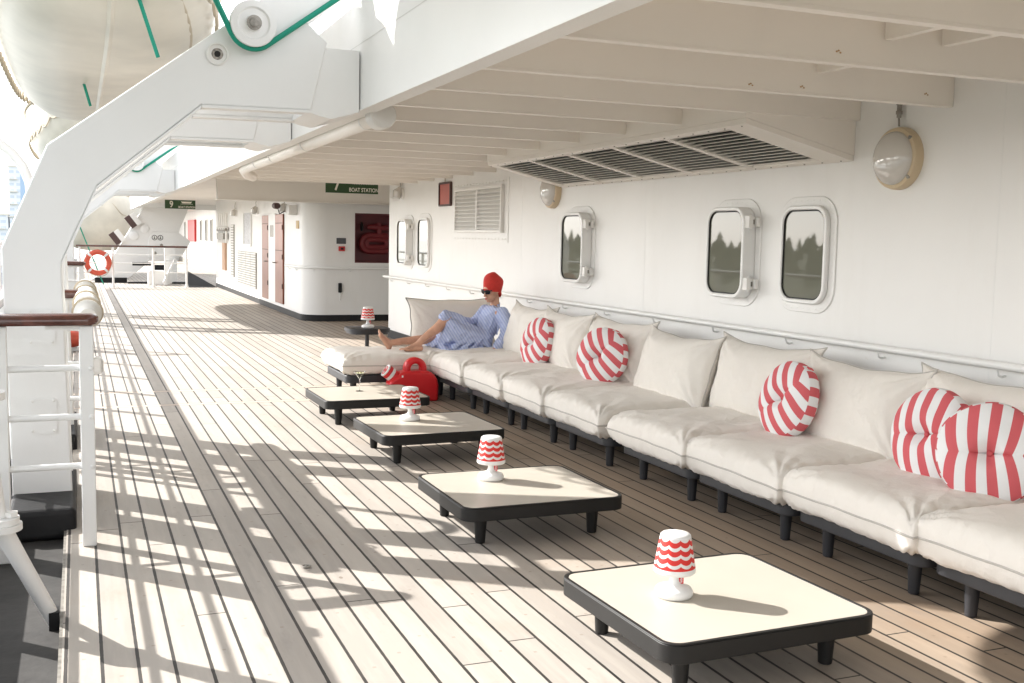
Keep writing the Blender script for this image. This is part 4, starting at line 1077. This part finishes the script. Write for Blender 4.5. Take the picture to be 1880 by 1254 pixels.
# ------------------------------------------------------------------ sofa
def cushion(Wd, Dp, H, seed, n=58, pin=(.035, .035), px_=7, ex=.42, wr=.010, flatb=True, edge=.006, ear=0.):
    rn = random.Random(seed); ph = [rn.random() * 6.28 for _ in range(12)]; ox = rn.random() * 50
    def q(i): return sin(pi / 2 * (-1 + 2 * i / n)) * .55 + (-1 + 2 * i / n) * .45
    top = []; bot = []
    for j in range(n + 1):
        for i in range(n + 1):
            u, v = q(i), q(j)
            du = 1 - pin[0] * (1 - v * v) ; dv = 1 - (pin[1] if (v > 0 or len(pin) < 3) else pin[2]) * (1 - u * u)
            if ear:
                e = (abs(u) ** 9) * (abs(v) ** 9); du += ear * e; dv += ear * e
            x = Wd / 2 * u * du + .004 * sin(9 * v + ph[8]) * abs(u) ** 5; y = Dp / 2 * v * dv + .004 * sin(8 * u + ph[9]) * abs(v) ** 5
            T = (max(0, (1 - abs(u) ** px_) * (1 - abs(v) ** px_))) ** ex
            w = 0
            for c, (su, sv) in enumerate(((1, 1), (-1, 1), (-1, -1), (1, -1))):
                dxx, dyy = (1 - su * u) * Wd / 2, (1 - sv * v) * Dp / 2; dd = sqrt(dxx * dxx + dyy * dyy) + 1e-4; th = atan2(dyy, dxx)
                w += math.exp(-dd / .17) * sin(15 * th + ph[c]) * min(1, dd / .05)
            w *= wr
            w += edge * sin(34 * v * Dp + ph[4] + 3 * noise.noise((v * 3, ox, 1))) * math.exp(-(1 - abs(u)) * Wd / 2 / .05) * (T > 0) * min(1, T * 3)
            w += edge * sin(34 * u * Wd + ph[5] + 3 * noise.noise((u * 3, ox, 2))) * math.exp(-(1 - abs(v)) * Dp / 2 / .05) * (T > 0) * min(1, T * 3)
            nz = noise.noise((x * 3.1 + ox, y * 3.1, seed)) * .016 + noise.noise((x * 8 + ox, y * 6, seed + 5)) * .006
            nz += abs(noise.noise((x * 5 + ox, y * 5 + ox, 3.3))) * -.008
            zt = H / 2 * T * (1 + (.10 if px_ < 8 else .03) * (1 - u * u) * (1 - v * v)) + (w + nz) * min(1, T * 1.4)
            zb = -H / 2 * T * (.92 if flatb else 1) - (w * .8 - nz * .6) * min(1, T * 1.4)
            top.append((x, y, zt)); bot.append((x, y, zb))
    m_ = n + 1; v = top + bot; f = []
    for j in range(n):
        for i in range(n):
            a = j * m_ + i; f.append((a, a + 1, a + m_ + 1, a + m_)); o2 = m_ * m_; f.append((o2 + a, o2 + a + m_, o2 + a + m_ + 1, o2 + a + 1))
    ring_ = [top[i] for i in range(n)] + [top[j * m_ + n] for j in range(n)] + [top[n * m_ + i] for i in range(n, 0, -1)] + [top[j * m_] for j in range(n, 0, -1)]
    return v, f, ring_
def weld(o, d=.0004):
    import bmesh
    bm = bmesh.new(); bm.from_mesh(o.data); bmesh.ops.remove_doubles(bm, verts=bm.verts, dist=d); bm.to_mesh(o.data); bm.free()
    for p in o.data.polygons: p.use_smooth = True
def place_cushion(name, label, cat, group, mat4, args, piping=PIPE_, pr=.0055, **kw):
    v, f, rg = cushion(*args, **kw)
    t = thing(name, label, cat, mat4.to_translation(), group)
    b = B(); b.add([mat4 @ Vector(p) for p in v], f); o = make('cover', b, FAB, t, 0); weld(o)
    b = B(); b.tube([mat4 @ Vector(p) for p in rg], pr, 8, closed=True); make('piping', b, piping, t, 60)
    return t
def xoff(y): return -.022 * (y - 4.7)
mods = [2.17, 3.10, 4.03, 4.97, 5.89, 6.95, 7.87, 8.72, 9.62, 10.56]
ORD = ['tenth', 'ninth', 'eighth', 'seventh', 'sixth', 'fifth', 'fourth', 'third', 'second', 'first']
# one frame with its four legs
t = thing('sofa_base', '', 'sofa base', (0, 0, 0), 'dark sofa base frames')
b = B(); b.prism(rrect(.90, .90, .07, 7), XY, .166, .240); b2 = recalc(make('frame', b, PLASTIC, t, 40, .006, local=True))
for sx in (-1, 1):
    for sy in (-1, 1): make('leg', leg_bm(sx * .345, sy * .305, .1655, .034, .025), PLASTIC, t, local=True)
SB = t
where = ['cut by the right edge of the picture, nearest the camera', 'at the right picture edge under the two round pillows', 'behind the nearest table lamp, right of the table', 'under the third striped pillow from the camera', 'beside the second table from the camera',
         'with a small gap before its neighbour, beyond the second table', 'opposite the third table from the camera', 'opposite the gap between the two far tables', 'just right of the red jug', 'in the corner under the woman']
for k, y in enumerate(mods):
    l = (3.86 + xoff(y), y, 0); lab = 'dark sofa base frame ' + where[k]
    if k == 0: t.location = l; t['label'] = lab
    else: copy_tree(SB, l, 0, lab)
copy_tree(SB, (2.83, 10.56, 0), 0, 'dark base frame under the footstool cushion beyond the martini table')
for k, y in enumerate(mods):
    rz = random.uniform(-.012, .012)
    m4 = Matrix.Translation((3.845 + xoff(y), y, .338)) @ Matrix.Rotation(rz, 4, 'Z') @ Matrix.Rotation(radians(-1.2), 4, 'Y')
    place_cushion('seat_cushion', 'beige seat cushion ' + where[k], 'cushion', 'beige seat cushions', m4, (1.05, .985, .250, 100 + k), px_=11, ex=.40, wr=.017, edge=.009)
m4 = Matrix.Translation((2.83, 10.57, .330)) @ Matrix.Rotation(radians(1), 4, 'Y')
place_cushion('footstool_cushion', 'beige footstool cushion under the bare feet', 'cushion', 'beige seat cushions', m4, (1.0, .98, .225, 140), px_=9, wr=.016, edge=.009)
# back cushions: local x -> world y, local y -> up, local z -> towards -x
BACKM = Matrix(((0, 0, -1, 0), (1, 0, 0, 0), (0, 1, 0, 0), (0, 0, 0, 1)))
bk = [(2.25, .0, 'leaning at the right picture edge, mostly out of view'), (3.14, .03, 'behind the two nearest round pillows'), (4.02, .02, 'behind the second round pillow from the right edge'), (4.95, -.02, 'plain faced, left of the two nearest round pillows'), (5.93, .03, 'with tall pointed ears, beside the third round pillow'),
      (6.93, -.03, 'slumped low, right of the fourth round pillow'), (7.95, .02, 'behind the fourth round pillow from the camera'), (8.90, -.03, 'half hidden behind the farthest round pillow'), (9.78, .0, 'propping the woman at the back of the sofa')]
for k, (y, rz, lab) in enumerate(bk):
    low = -.02 if k in (5, 3) else 0
    m4 = Matrix.Translation((4.235 + xoff(y) * .6 - (.06 if k % 2 else 0), y, .665 + low)) @ Matrix.Rotation(rz, 4, 'Z') @ Matrix.Rotation(radians(13 if k not in (5, 3) else 17), 4, 'Y') @ BACKM
    place_cushion('back_cushion', 'beige back cushion ' + lab, 'cushion', 'beige back cushions', m4, (1.03, .56, .25, 200 + k), pin=(.03, .15, .02), px_=4, ex=.60, wr=.017, flatb=False, ear=.07, edge=.006)
m4 = Matrix.Translation((3.76, 11.02, .665)) @ Matrix.Rotation(radians(-90), 4, 'Z') @ Matrix.Rotation(radians(9), 4, 'Y') @ BACKM
m4 = Matrix.Translation((3.78, 11.06, .665)) @ Matrix.Rotation(radians(-10), 4, 'X') @ Matrix(((1, 0, 0, 0), (0, 0, 1, 0), (0, 1, 0, 0), (0, 0, 0, 1)))
place_cushion('back_cushion', 'beige end cushion with dark piping behind the raised knee', 'cushion', 'beige back cushions', m4, (.98, .53, .19, 240), piping=PIPED, pr=.007, pin=(.05, .07), px_=4, ex=.55, flatb=False, ear=.05, edge=.004)

# striped round pillows
def round_pillow(p, nrm, roll, ang, label):
    q = Vector(nrm).normalized().to_track_quat('Z', 'Y').to_matrix().to_4x4()
    t = thing('round_pillow', label, 'pillow', p, 'red and white striped round pillows')
    t.rotation_euler = (q @ Matrix.Rotation(roll, 4, 'Z')).to_euler()
    n = 64; R_ = .232; prof = []
    for i in range(15):
        s = i / 14; r = R_ * (.02 + .98 * s)
        z = .036 + .062 * (1 - s ** 2.6) ** .75 - .062 * math.exp(-(r / .045) ** 2)
        prof.append((r, z))
    for sgn, nm in ((1, 'front_panel'), (-1, 'back_panel')):
        b = B(); R = []
        for r, z in prof:
            ring_ = []
            for j in range(n):
                a = 2 * pi * j / n; k = 1 + .010 * sin(5 * a + 1) * (r / R_) ** 3
                dz = -.022 * math.exp(-abs(sin(a - ang)) * 7) * math.exp(-((r - .05) / .08) ** 2) + .006 * noise.noise((r * 12 * cos(a), r * 12 * sin(a), roll))
                ring_.append((r * k * cos(a), r * k * sin(a), sgn * (z + dz * (1 - (r / R_) ** 6))))
            R.append(ring_)
        b.rings(R, cap=False); o = make(nm, b, stripe_mat('pillow_stripes', ang), t, 80, local=True); recalc(o)
    b = B(); R = []
    for i in range(7):
        s = -1 + 2 * i / 6; bulge = .008 * (1 - s * s)
        R.append([((R_ * (1 + .010 * sin(5 * a + 1)) + bulge) * cos(a), (R_ * (1 + .010 * sin(5 * a + 1)) + bulge) * sin(a), .036 * s) for a in [2 * pi * j / n for j in range(n)]])
    b.rings(R, cap=False); make('gusset', b, GUS, t, 80, local=True)
    b = B(); b.ell((0, 0, .044), (.014, .014, .008)); make('button', b, PBTN, t, local=True)
    a = -roll * 0 + .35
    b = B(); q_ = Matrix.Rotation(a, 4, 'Z'); b.box((R_ + .008, -.012, -.02), (R_ + .012, .012, .02), q_); tg = make('tag', b, REDP, t, 0, local=True)
    return t
GUS = stripe_mat('pillow_gusset_stripes', 0, radial=True); PBTN = simple('pillow_button', (.50, .07, .08), .7)
round_pillow((3.93, 9.04, .640), (-.97, -.12, .26), .75, 0.0, 'striped round pillow nearest the woman, farthest from the camera')
round_pillow((3.93, 7.72, .655), (-.88, -.45, .25), .75, 0.0, 'striped round pillow second from the woman, facing the tables')
round_pillow((3.95, 5.28, .655), (-.97, .0, .28), .70, 0.0, 'striped round pillow alone in the middle of the right part of the sofa')
round_pillow((3.94, 4.09, .650), (-.97, -.10, .22), .16, 0.0, 'striped round pillow leaning against the nearest one')
round_pillow((3.92, 3.705, .635), (-.72, -.67, .17), .02, 0.0, 'striped round pillow nearest the camera, cut by the picture edge')

# ================================================================== THE WOMAN
PB = thing('person', 'woman in red cap, sunglasses and blue striped dress reclining barefoot in the sofa corner', 'person', (3.9, 10.5, .44))
def remesh(o, vox, sm=2, fac=.6):
    md = o.modifiers.new('remesh', 'REMESH'); md.mode = 'VOXEL'; md.voxel_size = vox; md.use_smooth_shade = True
    if sm:
        m2 = o.modifiers.new('smooth', 'SMOOTH'); m2.iterations = sm; m2.factor = fac
# skin
b = B()
hc = Vector((4.02, 10.50, 1.045))           # head centre
hd = Vector((-.86, -.36, -.30)).normalized() # gaze
hz = (Vector((.22, .06, 1)) - hd * hd.dot(Vector((.22, .06, 1)))).normalized(); hx = hd.cross(hz).normalized()   # hx: her left-right
HM = Matrix(((hx.x, -hd.x, hz.x, hc.x), (hx.y, -hd.y, hz.y, hc.y), (hx.z, -hd.z, hz.z, hc.z), (0, 0, 0, 1)))     # local: x side, -y forward, z up
def H(x, y, z): return HM @ Vector((x, y, z))
HR = HM.to_3x3().to_4x4()
b.ell(H(0, .008, .025), (.072, .092, .098), HR, 24, 18)
b.ell(H(0, -.030, -.045), (.056, .058, .068), HR, 20, 14)          # jaw
b.ell(H(0, -.062, -.088), (.026, .024, .020), HR)                    # chin
b.ell(H(0, -.055, .015), (.058, .034, .045), HR)                      # brow and cheek
b.cap(H(0, -.088, .016), H(0, -.108, -.020), .008, .012)              # nose
b.ell(H(.013, -.094, -.023), (.008, .009, .007), HR, 10, 8); b.ell(H(-.013, -.094, -.023), (.008, .009, .007), HR, 10, 8)
b.ell(H(0, -.088, -.055), (.022, .012, .011), HR, 12, 8)
for s in (-1, 1): b.ell(H(.072 * s, .012, -.005), (.009, .017, .030), HR, 12, 8)
nb = Vector((4.075, 10.53, .865))
b.cap(H(0, .03, -.06), nb, .047, .052)
b.cap(nb, nb + Vector((-.02, -.14, -.045)), .05, .045); b.cap(nb, nb + Vector((-.02, .12, -.045)), .05, .045); b.ell(nb + Vector((-.035, -.01, -.075)), (.055, .08, .06))
# legs
hipL, knL, anL = Vector((3.86, 10.40, .53)), Vector((3.475, 10.40, .765)), Vector((3.195, 10.42, .505))
hipR, knR, anR = Vector((3.90, 10.60, .525)), Vector((3.47, 10.66, .555)), Vector((2.96, 10.64, .500))
def limb(pts):
    for i in range(len(pts) - 1): b.cap(pts[i][0], pts[i + 1][0], pts[i][1], pts[i + 1][1])
def lerp(a, c, t): return a + (c - a) * t
limb([(hipL, .062), (lerp(hipL, knL, .6), .058), (knL, .052)]); limb([(knL + Vector((.004, 0, -.006)), .051), (lerp(knL, anL, .32) + Vector((.018, 0, -.012)), .054), (lerp(knL, anL, .7), .039), (anL, .030)])
limb([(hipR, .062), (lerp(hipR, knR, .6), .056), (knR, .053)]); limb([(knR, .051), (lerp(knR, anR, .32) + Vector((0, 0, -.012)), .052), (lerp(knR, anR, .7), .038), (anR, .031)])
def foot(an, heel, ball, toe, up, side):
    b.cap(an, heel, .031, .030); b.cap(heel, ball, .029, .026); b.cap(an, ball, .030, .020); b.cap(ball + side * .022, ball - side * .022, .021, .018)
    f = (toe - ball)
    for k in range(5):
        o_ = ball + side * (.030 - .0145 * k); L = (1.0, .95, .86, .76, .64)[k]; r = (.0115, .0085, .008, .0078, .0072)[k]
        b.cap(o_, o_ + f * L * .55 + up * .004, r + .001, r); b.cap(o_ + f * L * .55 + up * .004, o_ + f * L + up * .001, r, r * .85)
foot(anL, anL + Vector((.028, 0, -.043)), anL + Vector((-.125, -.01, -.050)), anL + Vector((-.185, -.015, -.053)), Vector((0, 0, 1)), Vector((0, 1, 0)))
foot(anR, anR + Vector((-.008, 0, -.040)), anR + Vector((-.098, -.01, .085)), anR + Vector((-.125, -.012, .140)), Vector((-1, 0, .3)), Vector((0, -1, 0)))
# forearms and hands
shL, elL, wrL = Vector((4.095, 10.37, .825)), Vector((4.115, 10.27, .615)), Vector((3.965, 10.22, .462))
shR, elR, wrR = Vector((4.02, 10.68, .825)), Vector((3.885, 10.74, .680)), Vector((3.665, 10.60, .770))
limb([(shL, .04), (elL, .034), (wrL, .024)]); limb([(shR, .04), (elR, .034), (wrR, .024)])
def hand(w, d, n, side, curl, L=.165):
    d = d.normalized(); n = (n - d * n.dot(d)).normalized(); side = (side - d * side.dot(d) - n * side.dot(n)).normalized()
    k = w + d * L * .48
    for s in (-.026, -.010, .008, .024): b.cap(w + d * .012 + side * s * .7, k + side * s, .014, .0125)
    for i, s in enumerate((-.028, -.0095, .0095, .028)):
        l = L * (.38, .46, .43, .34)[i]; p = k + side * s; dd = d
        for j in range(3):
            dd = (dd - n * curl * (.6 + .4 * j)).normalized(); q_ = p + dd * l * (.45, .32, .23)[j]; b.cap(p, q_, .0095 - .0008 * j, .009 - .0009 * j); p = q_
    p = w + d * .035 - side * .020
    dd = (d * .7 - side * .75 - n * .25).normalized(); q_ = p + dd * .045; b.cap(p, q_, .013, .0105); b.cap(q_, q_ + (dd * .6 + d * .5 - n * .3).normalized() * .035, .0105, .0088)
hand(wrL, Vector((-.90, -.08, -.30)), Vector((-.2, -.1, 1)), Vector((0, 1, 0)), .22, .15)
hand(wrR, Vector((-.78, -.40, .34)), Vector((.3, -.25, .9)), Vector((.35, -.9, 0)), .55, .15)
skin = make('body', b, SKIN, PB, 60); remesh(skin, .0045, 3)
b = B(); b.ell(H(0, -.0985, -.0515), (.016, .005, .0045), HR, 12, 8); b.ell(H(0, -.0985, -.0595), (.014, .005, .0045), HR, 12, 8); make('lips', b, LIPS, PB)
# cap
b = B(); R = []
CM = HM @ Matrix.Rotation(radians(-20), 4, 'X')
def capring(s):
    zz = -.012 + .196 * s
    rr = .0885 + .016 * sin(pi * min(1, s * .8))
    if s > .52: rr *= sqrt(max(0, 1 - ((s - .52) / .482) ** 2.5))
    rr = max(rr, .004); out = []
    for j in range(40):
        a = 2 * pi * j / 40; w_ = 1 + .04 * s * sin(3 * a + 2) + .04 * s * noise.noise((cos(a) * 2, sin(a) * 2, s * 4))
        drop = -.062 * (1 - s) ** 3 * max(0, sin(a)) ** 1.5
        out.append(CM @ Vector((rr * .93 * cos(a) * w_, .012 + rr * 1.10 * sin(a) * w_ + .022 * s * s, zz + drop + .008 - .030 * s * s * sin(a) * (rr / .09) + .008 * s * sin(2 * a))))
    return out
b.rings([capring(i / 19) for i in range(20)]); cp = recalc(make('cap', b, CAPRED, PB, 80)); md = cp.modifiers.new('sub', 'SUBSURF'); md.levels = 1; md.render_levels = 1
b = B(); R = []
for i in range(5):
    ring_ = []
    for j in range(40):
        a = 2 * pi * j / 40; s_ = .01 + .03 * i; rr = .0925 + .004 * sin(pi * i / 4)
        drop = -.062 * (1 - s_) ** 3 * max(0, sin(a)) ** 1.5
        ring_.append(CM @ Vector((rr * .93 * cos(a), .013 + rr * 1.14 * sin(a), -.012 + .190 * s_ + drop + .006)))
    R.append(ring_)
b.rings(R, cap=False); make('cuff', b, CAPRED, cp, 80)
# sunglasses
b = B()
for s in (-1, 1):
    P = rrect(.056, .046, .017, 5)
    ctr = (s * .034, -.094, .020)
    b.rings([[H(ctr[0] + p[0] * k, ctr[1] + abs(ctr[0] + p[0]) * .28 + dy - .004, ctr[2] + p[1] * k + .05 * (s * p[0]) ) for p in P] for k, dy in ((.9, .006), (1.06, .004), (1.06, -.004), (.86, -.006))])
    b.beam(H(s * .062, -.078, .030), H(s * .078, .01, .018), .004, .012)
b.beam(H(-.012, -.098, .026), H(.012, -.098, .026), .005, .009)
make('sunglasses', b, BLACKG, PB, 60)
# dress: bodice, sleeves and gathered skirt
b = B()
ch = Vector((4.05, 10.52, .75)); wa = Vector((3.955, 10.51, .60)); pe = Vector((3.90, 10.50, .535))
def oval(c, up, rx, ry, n=28, f=lambda a: 1.):
    up = Vector(up).normalized(); y_ = Vector((0, 1, 0)); x_ = y_.cross(up).normalized(); y_ = up.cross(x_)
    return [c + x_ * rx * cos(2 * pi * j / n) * f(2 * pi * j / n) + y_ * ry * sin(2 * pi * j / n) * f(2 * pi * j / n) for j in range(n)]
up = (ch - wa)
b.rings([oval(pe + Vector((.02, 0, -.085)), up, .14, .175), oval(pe, up, .135, .178), oval(wa, up, .098, .140), oval(lerp(wa, ch, .6) + Vector((-.01, 0, 0)), up, .115, .150), oval(ch + Vector((-.005, 0, .03)), up, .112, .165), oval(ch + Vector((.01, 0, .085)), up, .085, .170), oval(ch + Vector((.02, 0, .118)), up, .055, .105)])
b.cap(ch + Vector((-.085, -.06, .0)), ch + Vector((-.075, -.06, -.03)), .055, .05); b.cap(ch + Vector((-.085, .07, .0)), ch + Vector((-.075, .07, -.03)), .055, .05)
def sleeve(s, e, w, r):
    pts = [s, lerp(s, e, .5) + Vector((.012, -.01, 0)), e + Vector((.01, 0, -.012)), lerp(e, w, .5) + Vector((.006, 0, -.02)), lerp(e, w, .82), lerp(e, w, .93)]
    for i in range(len(pts) - 1): b.cap(pts[i], pts[i + 1], r[i], r[i + 1])
sleeve(shL, elL, wrL, (.068, .070, .070, .066, .046, .034)); sleeve(shR, elR, wrR, (.066, .064, .062, .056, .042, .033))
# skirt: tube from waist that opens over the raised knee and falls to the seat
def sk(c, hl, hh, tilt, fold=0, n=36, flat=None):
    d = Vector((-1, 0, .5 + tilt)).normalized(); y_ = Vector((0, 1, 0)); z_ = d.cross(y_).normalized()
    if z_.z < 0: z_ = -z_
    out = []
    for j in range(n):
        a = 2 * pi * j / n; k = 1 + fold * sin(7 * a + 1.3) * .06
        p = c + y_ * hl * cos(a) * k + z_ * hh * sin(a) * k
        if flat is not None and p.z < flat: p.z = flat + (p.z - flat) * .1
        out.append(p)
    return out
b.rings([sk(Vector((3.96, 10.50, .575)), .165, .105, -.3), sk(Vector((3.86, 10.50, .560)), .185, .105, -.2, .4, flat=.445), sk(Vector((3.74, 10.49, .575)), .200, .130, -.1, .8, flat=.445), sk(Vector((3.62, 10.48, .605)), .195, .150, 0, 1.2, flat=.45), sk(Vector((3.535, 10.47, .645)), .172, .190, .0, 1.5, flat=.46), sk(Vector((3.480, 10.455, .695)), .125, .150, .0, 1.6)])
# gathered folds fanning out from the knot and the lifted hem
for (p, q, r0, r1) in (((3.86, 10.36, .625), (3.50, 10.315, .56), .010, .022), ((3.85, 10.34, .600), (3.54, 10.29, .49), .010, .024), ((3.84, 10.33, .575), (3.62, 10.275, .465), .010, .022), ((3.84, 10.40, .660), (3.49, 10.36, .66), .010, .022),
                       ((3.87, 10.33, .56), (3.73, 10.28, .46), .010, .020), ((3.83, 10.45, .675), (3.51, 10.43, .775), .012, .022), ((3.60, 10.33, .70), (3.49, 10.32, .54), .012, .020), ((3.93, 10.36, .62), (3.99, 10.36, .76), .010, .014), ((3.95, 10.42, .60), (3.98, 10.40, .80), .010, .014), ((4.03, 10.34, .60), (4.06, 10.35, .76), .010, .014)):
    b.cap(p, q, r0, r1)
# cloth spread on the seat and hanging hem behind the calf
b.rings([[(x, y, .432 + z) for x, y, z in ring_] for ring_ in (
    [(3.42 + .05 * k, 10.27 - .02 * sin(k * 1.7), .0 + .006 * (k % 2)) for k in range(10)] + [(3.87 - .05 * k, 10.55, .0) for k in range(10)],
    [(3.43 + .05 * k, 10.28 - .02 * sin(k * 1.7), .030 + .010 * (k % 2)) for k in range(10)] + [(3.86 - .05 * k, 10.55, .10) for k in range(10)])])
b.rings([[Vector((3.52, 10.40 + .30 * j / 9, .60 - .02 * sin(j)))for j in range(10)] + [Vector((3.535, 10.70 - .30 * j / 9, .585)) for j in range(10)],
         [Vector((3.36, 10.46 + .27 * j / 9 + .006 * (j % 2), .475 + .012 * sin(j * 2.2))) for j in range(10)] + [Vector((3.372, 10.73 - .27 * j / 9, .460)) for j in range(10)]])
# lifted hem in the right hand
b.cap(Vector((3.505, 10.47, .80)), wrR + Vector((-.10, -.05, .035)), .045, .022); b.cap(Vector((3.47, 10.40, .775)), Vector((3.51, 10.40, .66)), .060, .045); b.cap(Vector((3.65, 10.42, .735)), Vector((3.495, 10.44, .80)), .055, .05)
# knot at the waist
b.ell(wa + Vector((-.105, -.04, .005)), (.03, .035, .026)); b.cap(wa + Vector((-.11, -.05, 0)), wa + Vector((-.15, -.07, -.06)), .016, .02)
dr = make('dress', b, DRESS, PB, 60); remesh(dr, .007, 2, .5)
tx = bpy.data.textures.new('cloth_folds', 'CLOUDS'); tx.noise_scale = .07; tx.noise_depth = 2
md = dr.modifiers.new('folds', 'DISPLACE'); md.texture = tx; md.strength = .026; md.mid_level = .5; md.texture_coords = 'LOCAL'
tx2 = bpy.data.textures.new('cloth_creases', 'CLOUDS'); tx2.noise_scale = .028; tx2.noise_depth = 3
md = dr.modifiers.new('creases', 'DISPLACE'); md.texture = tx2; md.strength = .012; md.mid_level = .5; md.texture_coords = 'LOCAL'
# collar
b = B(); b.tube([H(0, .03, -.06) + Vector((.05, .02, -.085)), nb + Vector((.0, -.085, -.002)), nb + Vector((-.055, -.06, -.045)), nb + Vector((-.088, -.02, -.11))], [.022, .024, .022, .010], 10)
b.tube([H(0, .03, -.06) + Vector((.05, .02, -.085)), nb + Vector((.0, .085, -.002)), nb + Vector((-.055, .05, -.045)), nb + Vector((-.088, .0, -.11))], [.022, .024, .022, .010], 10)
make('collar', b, DRESS, PB, 60)
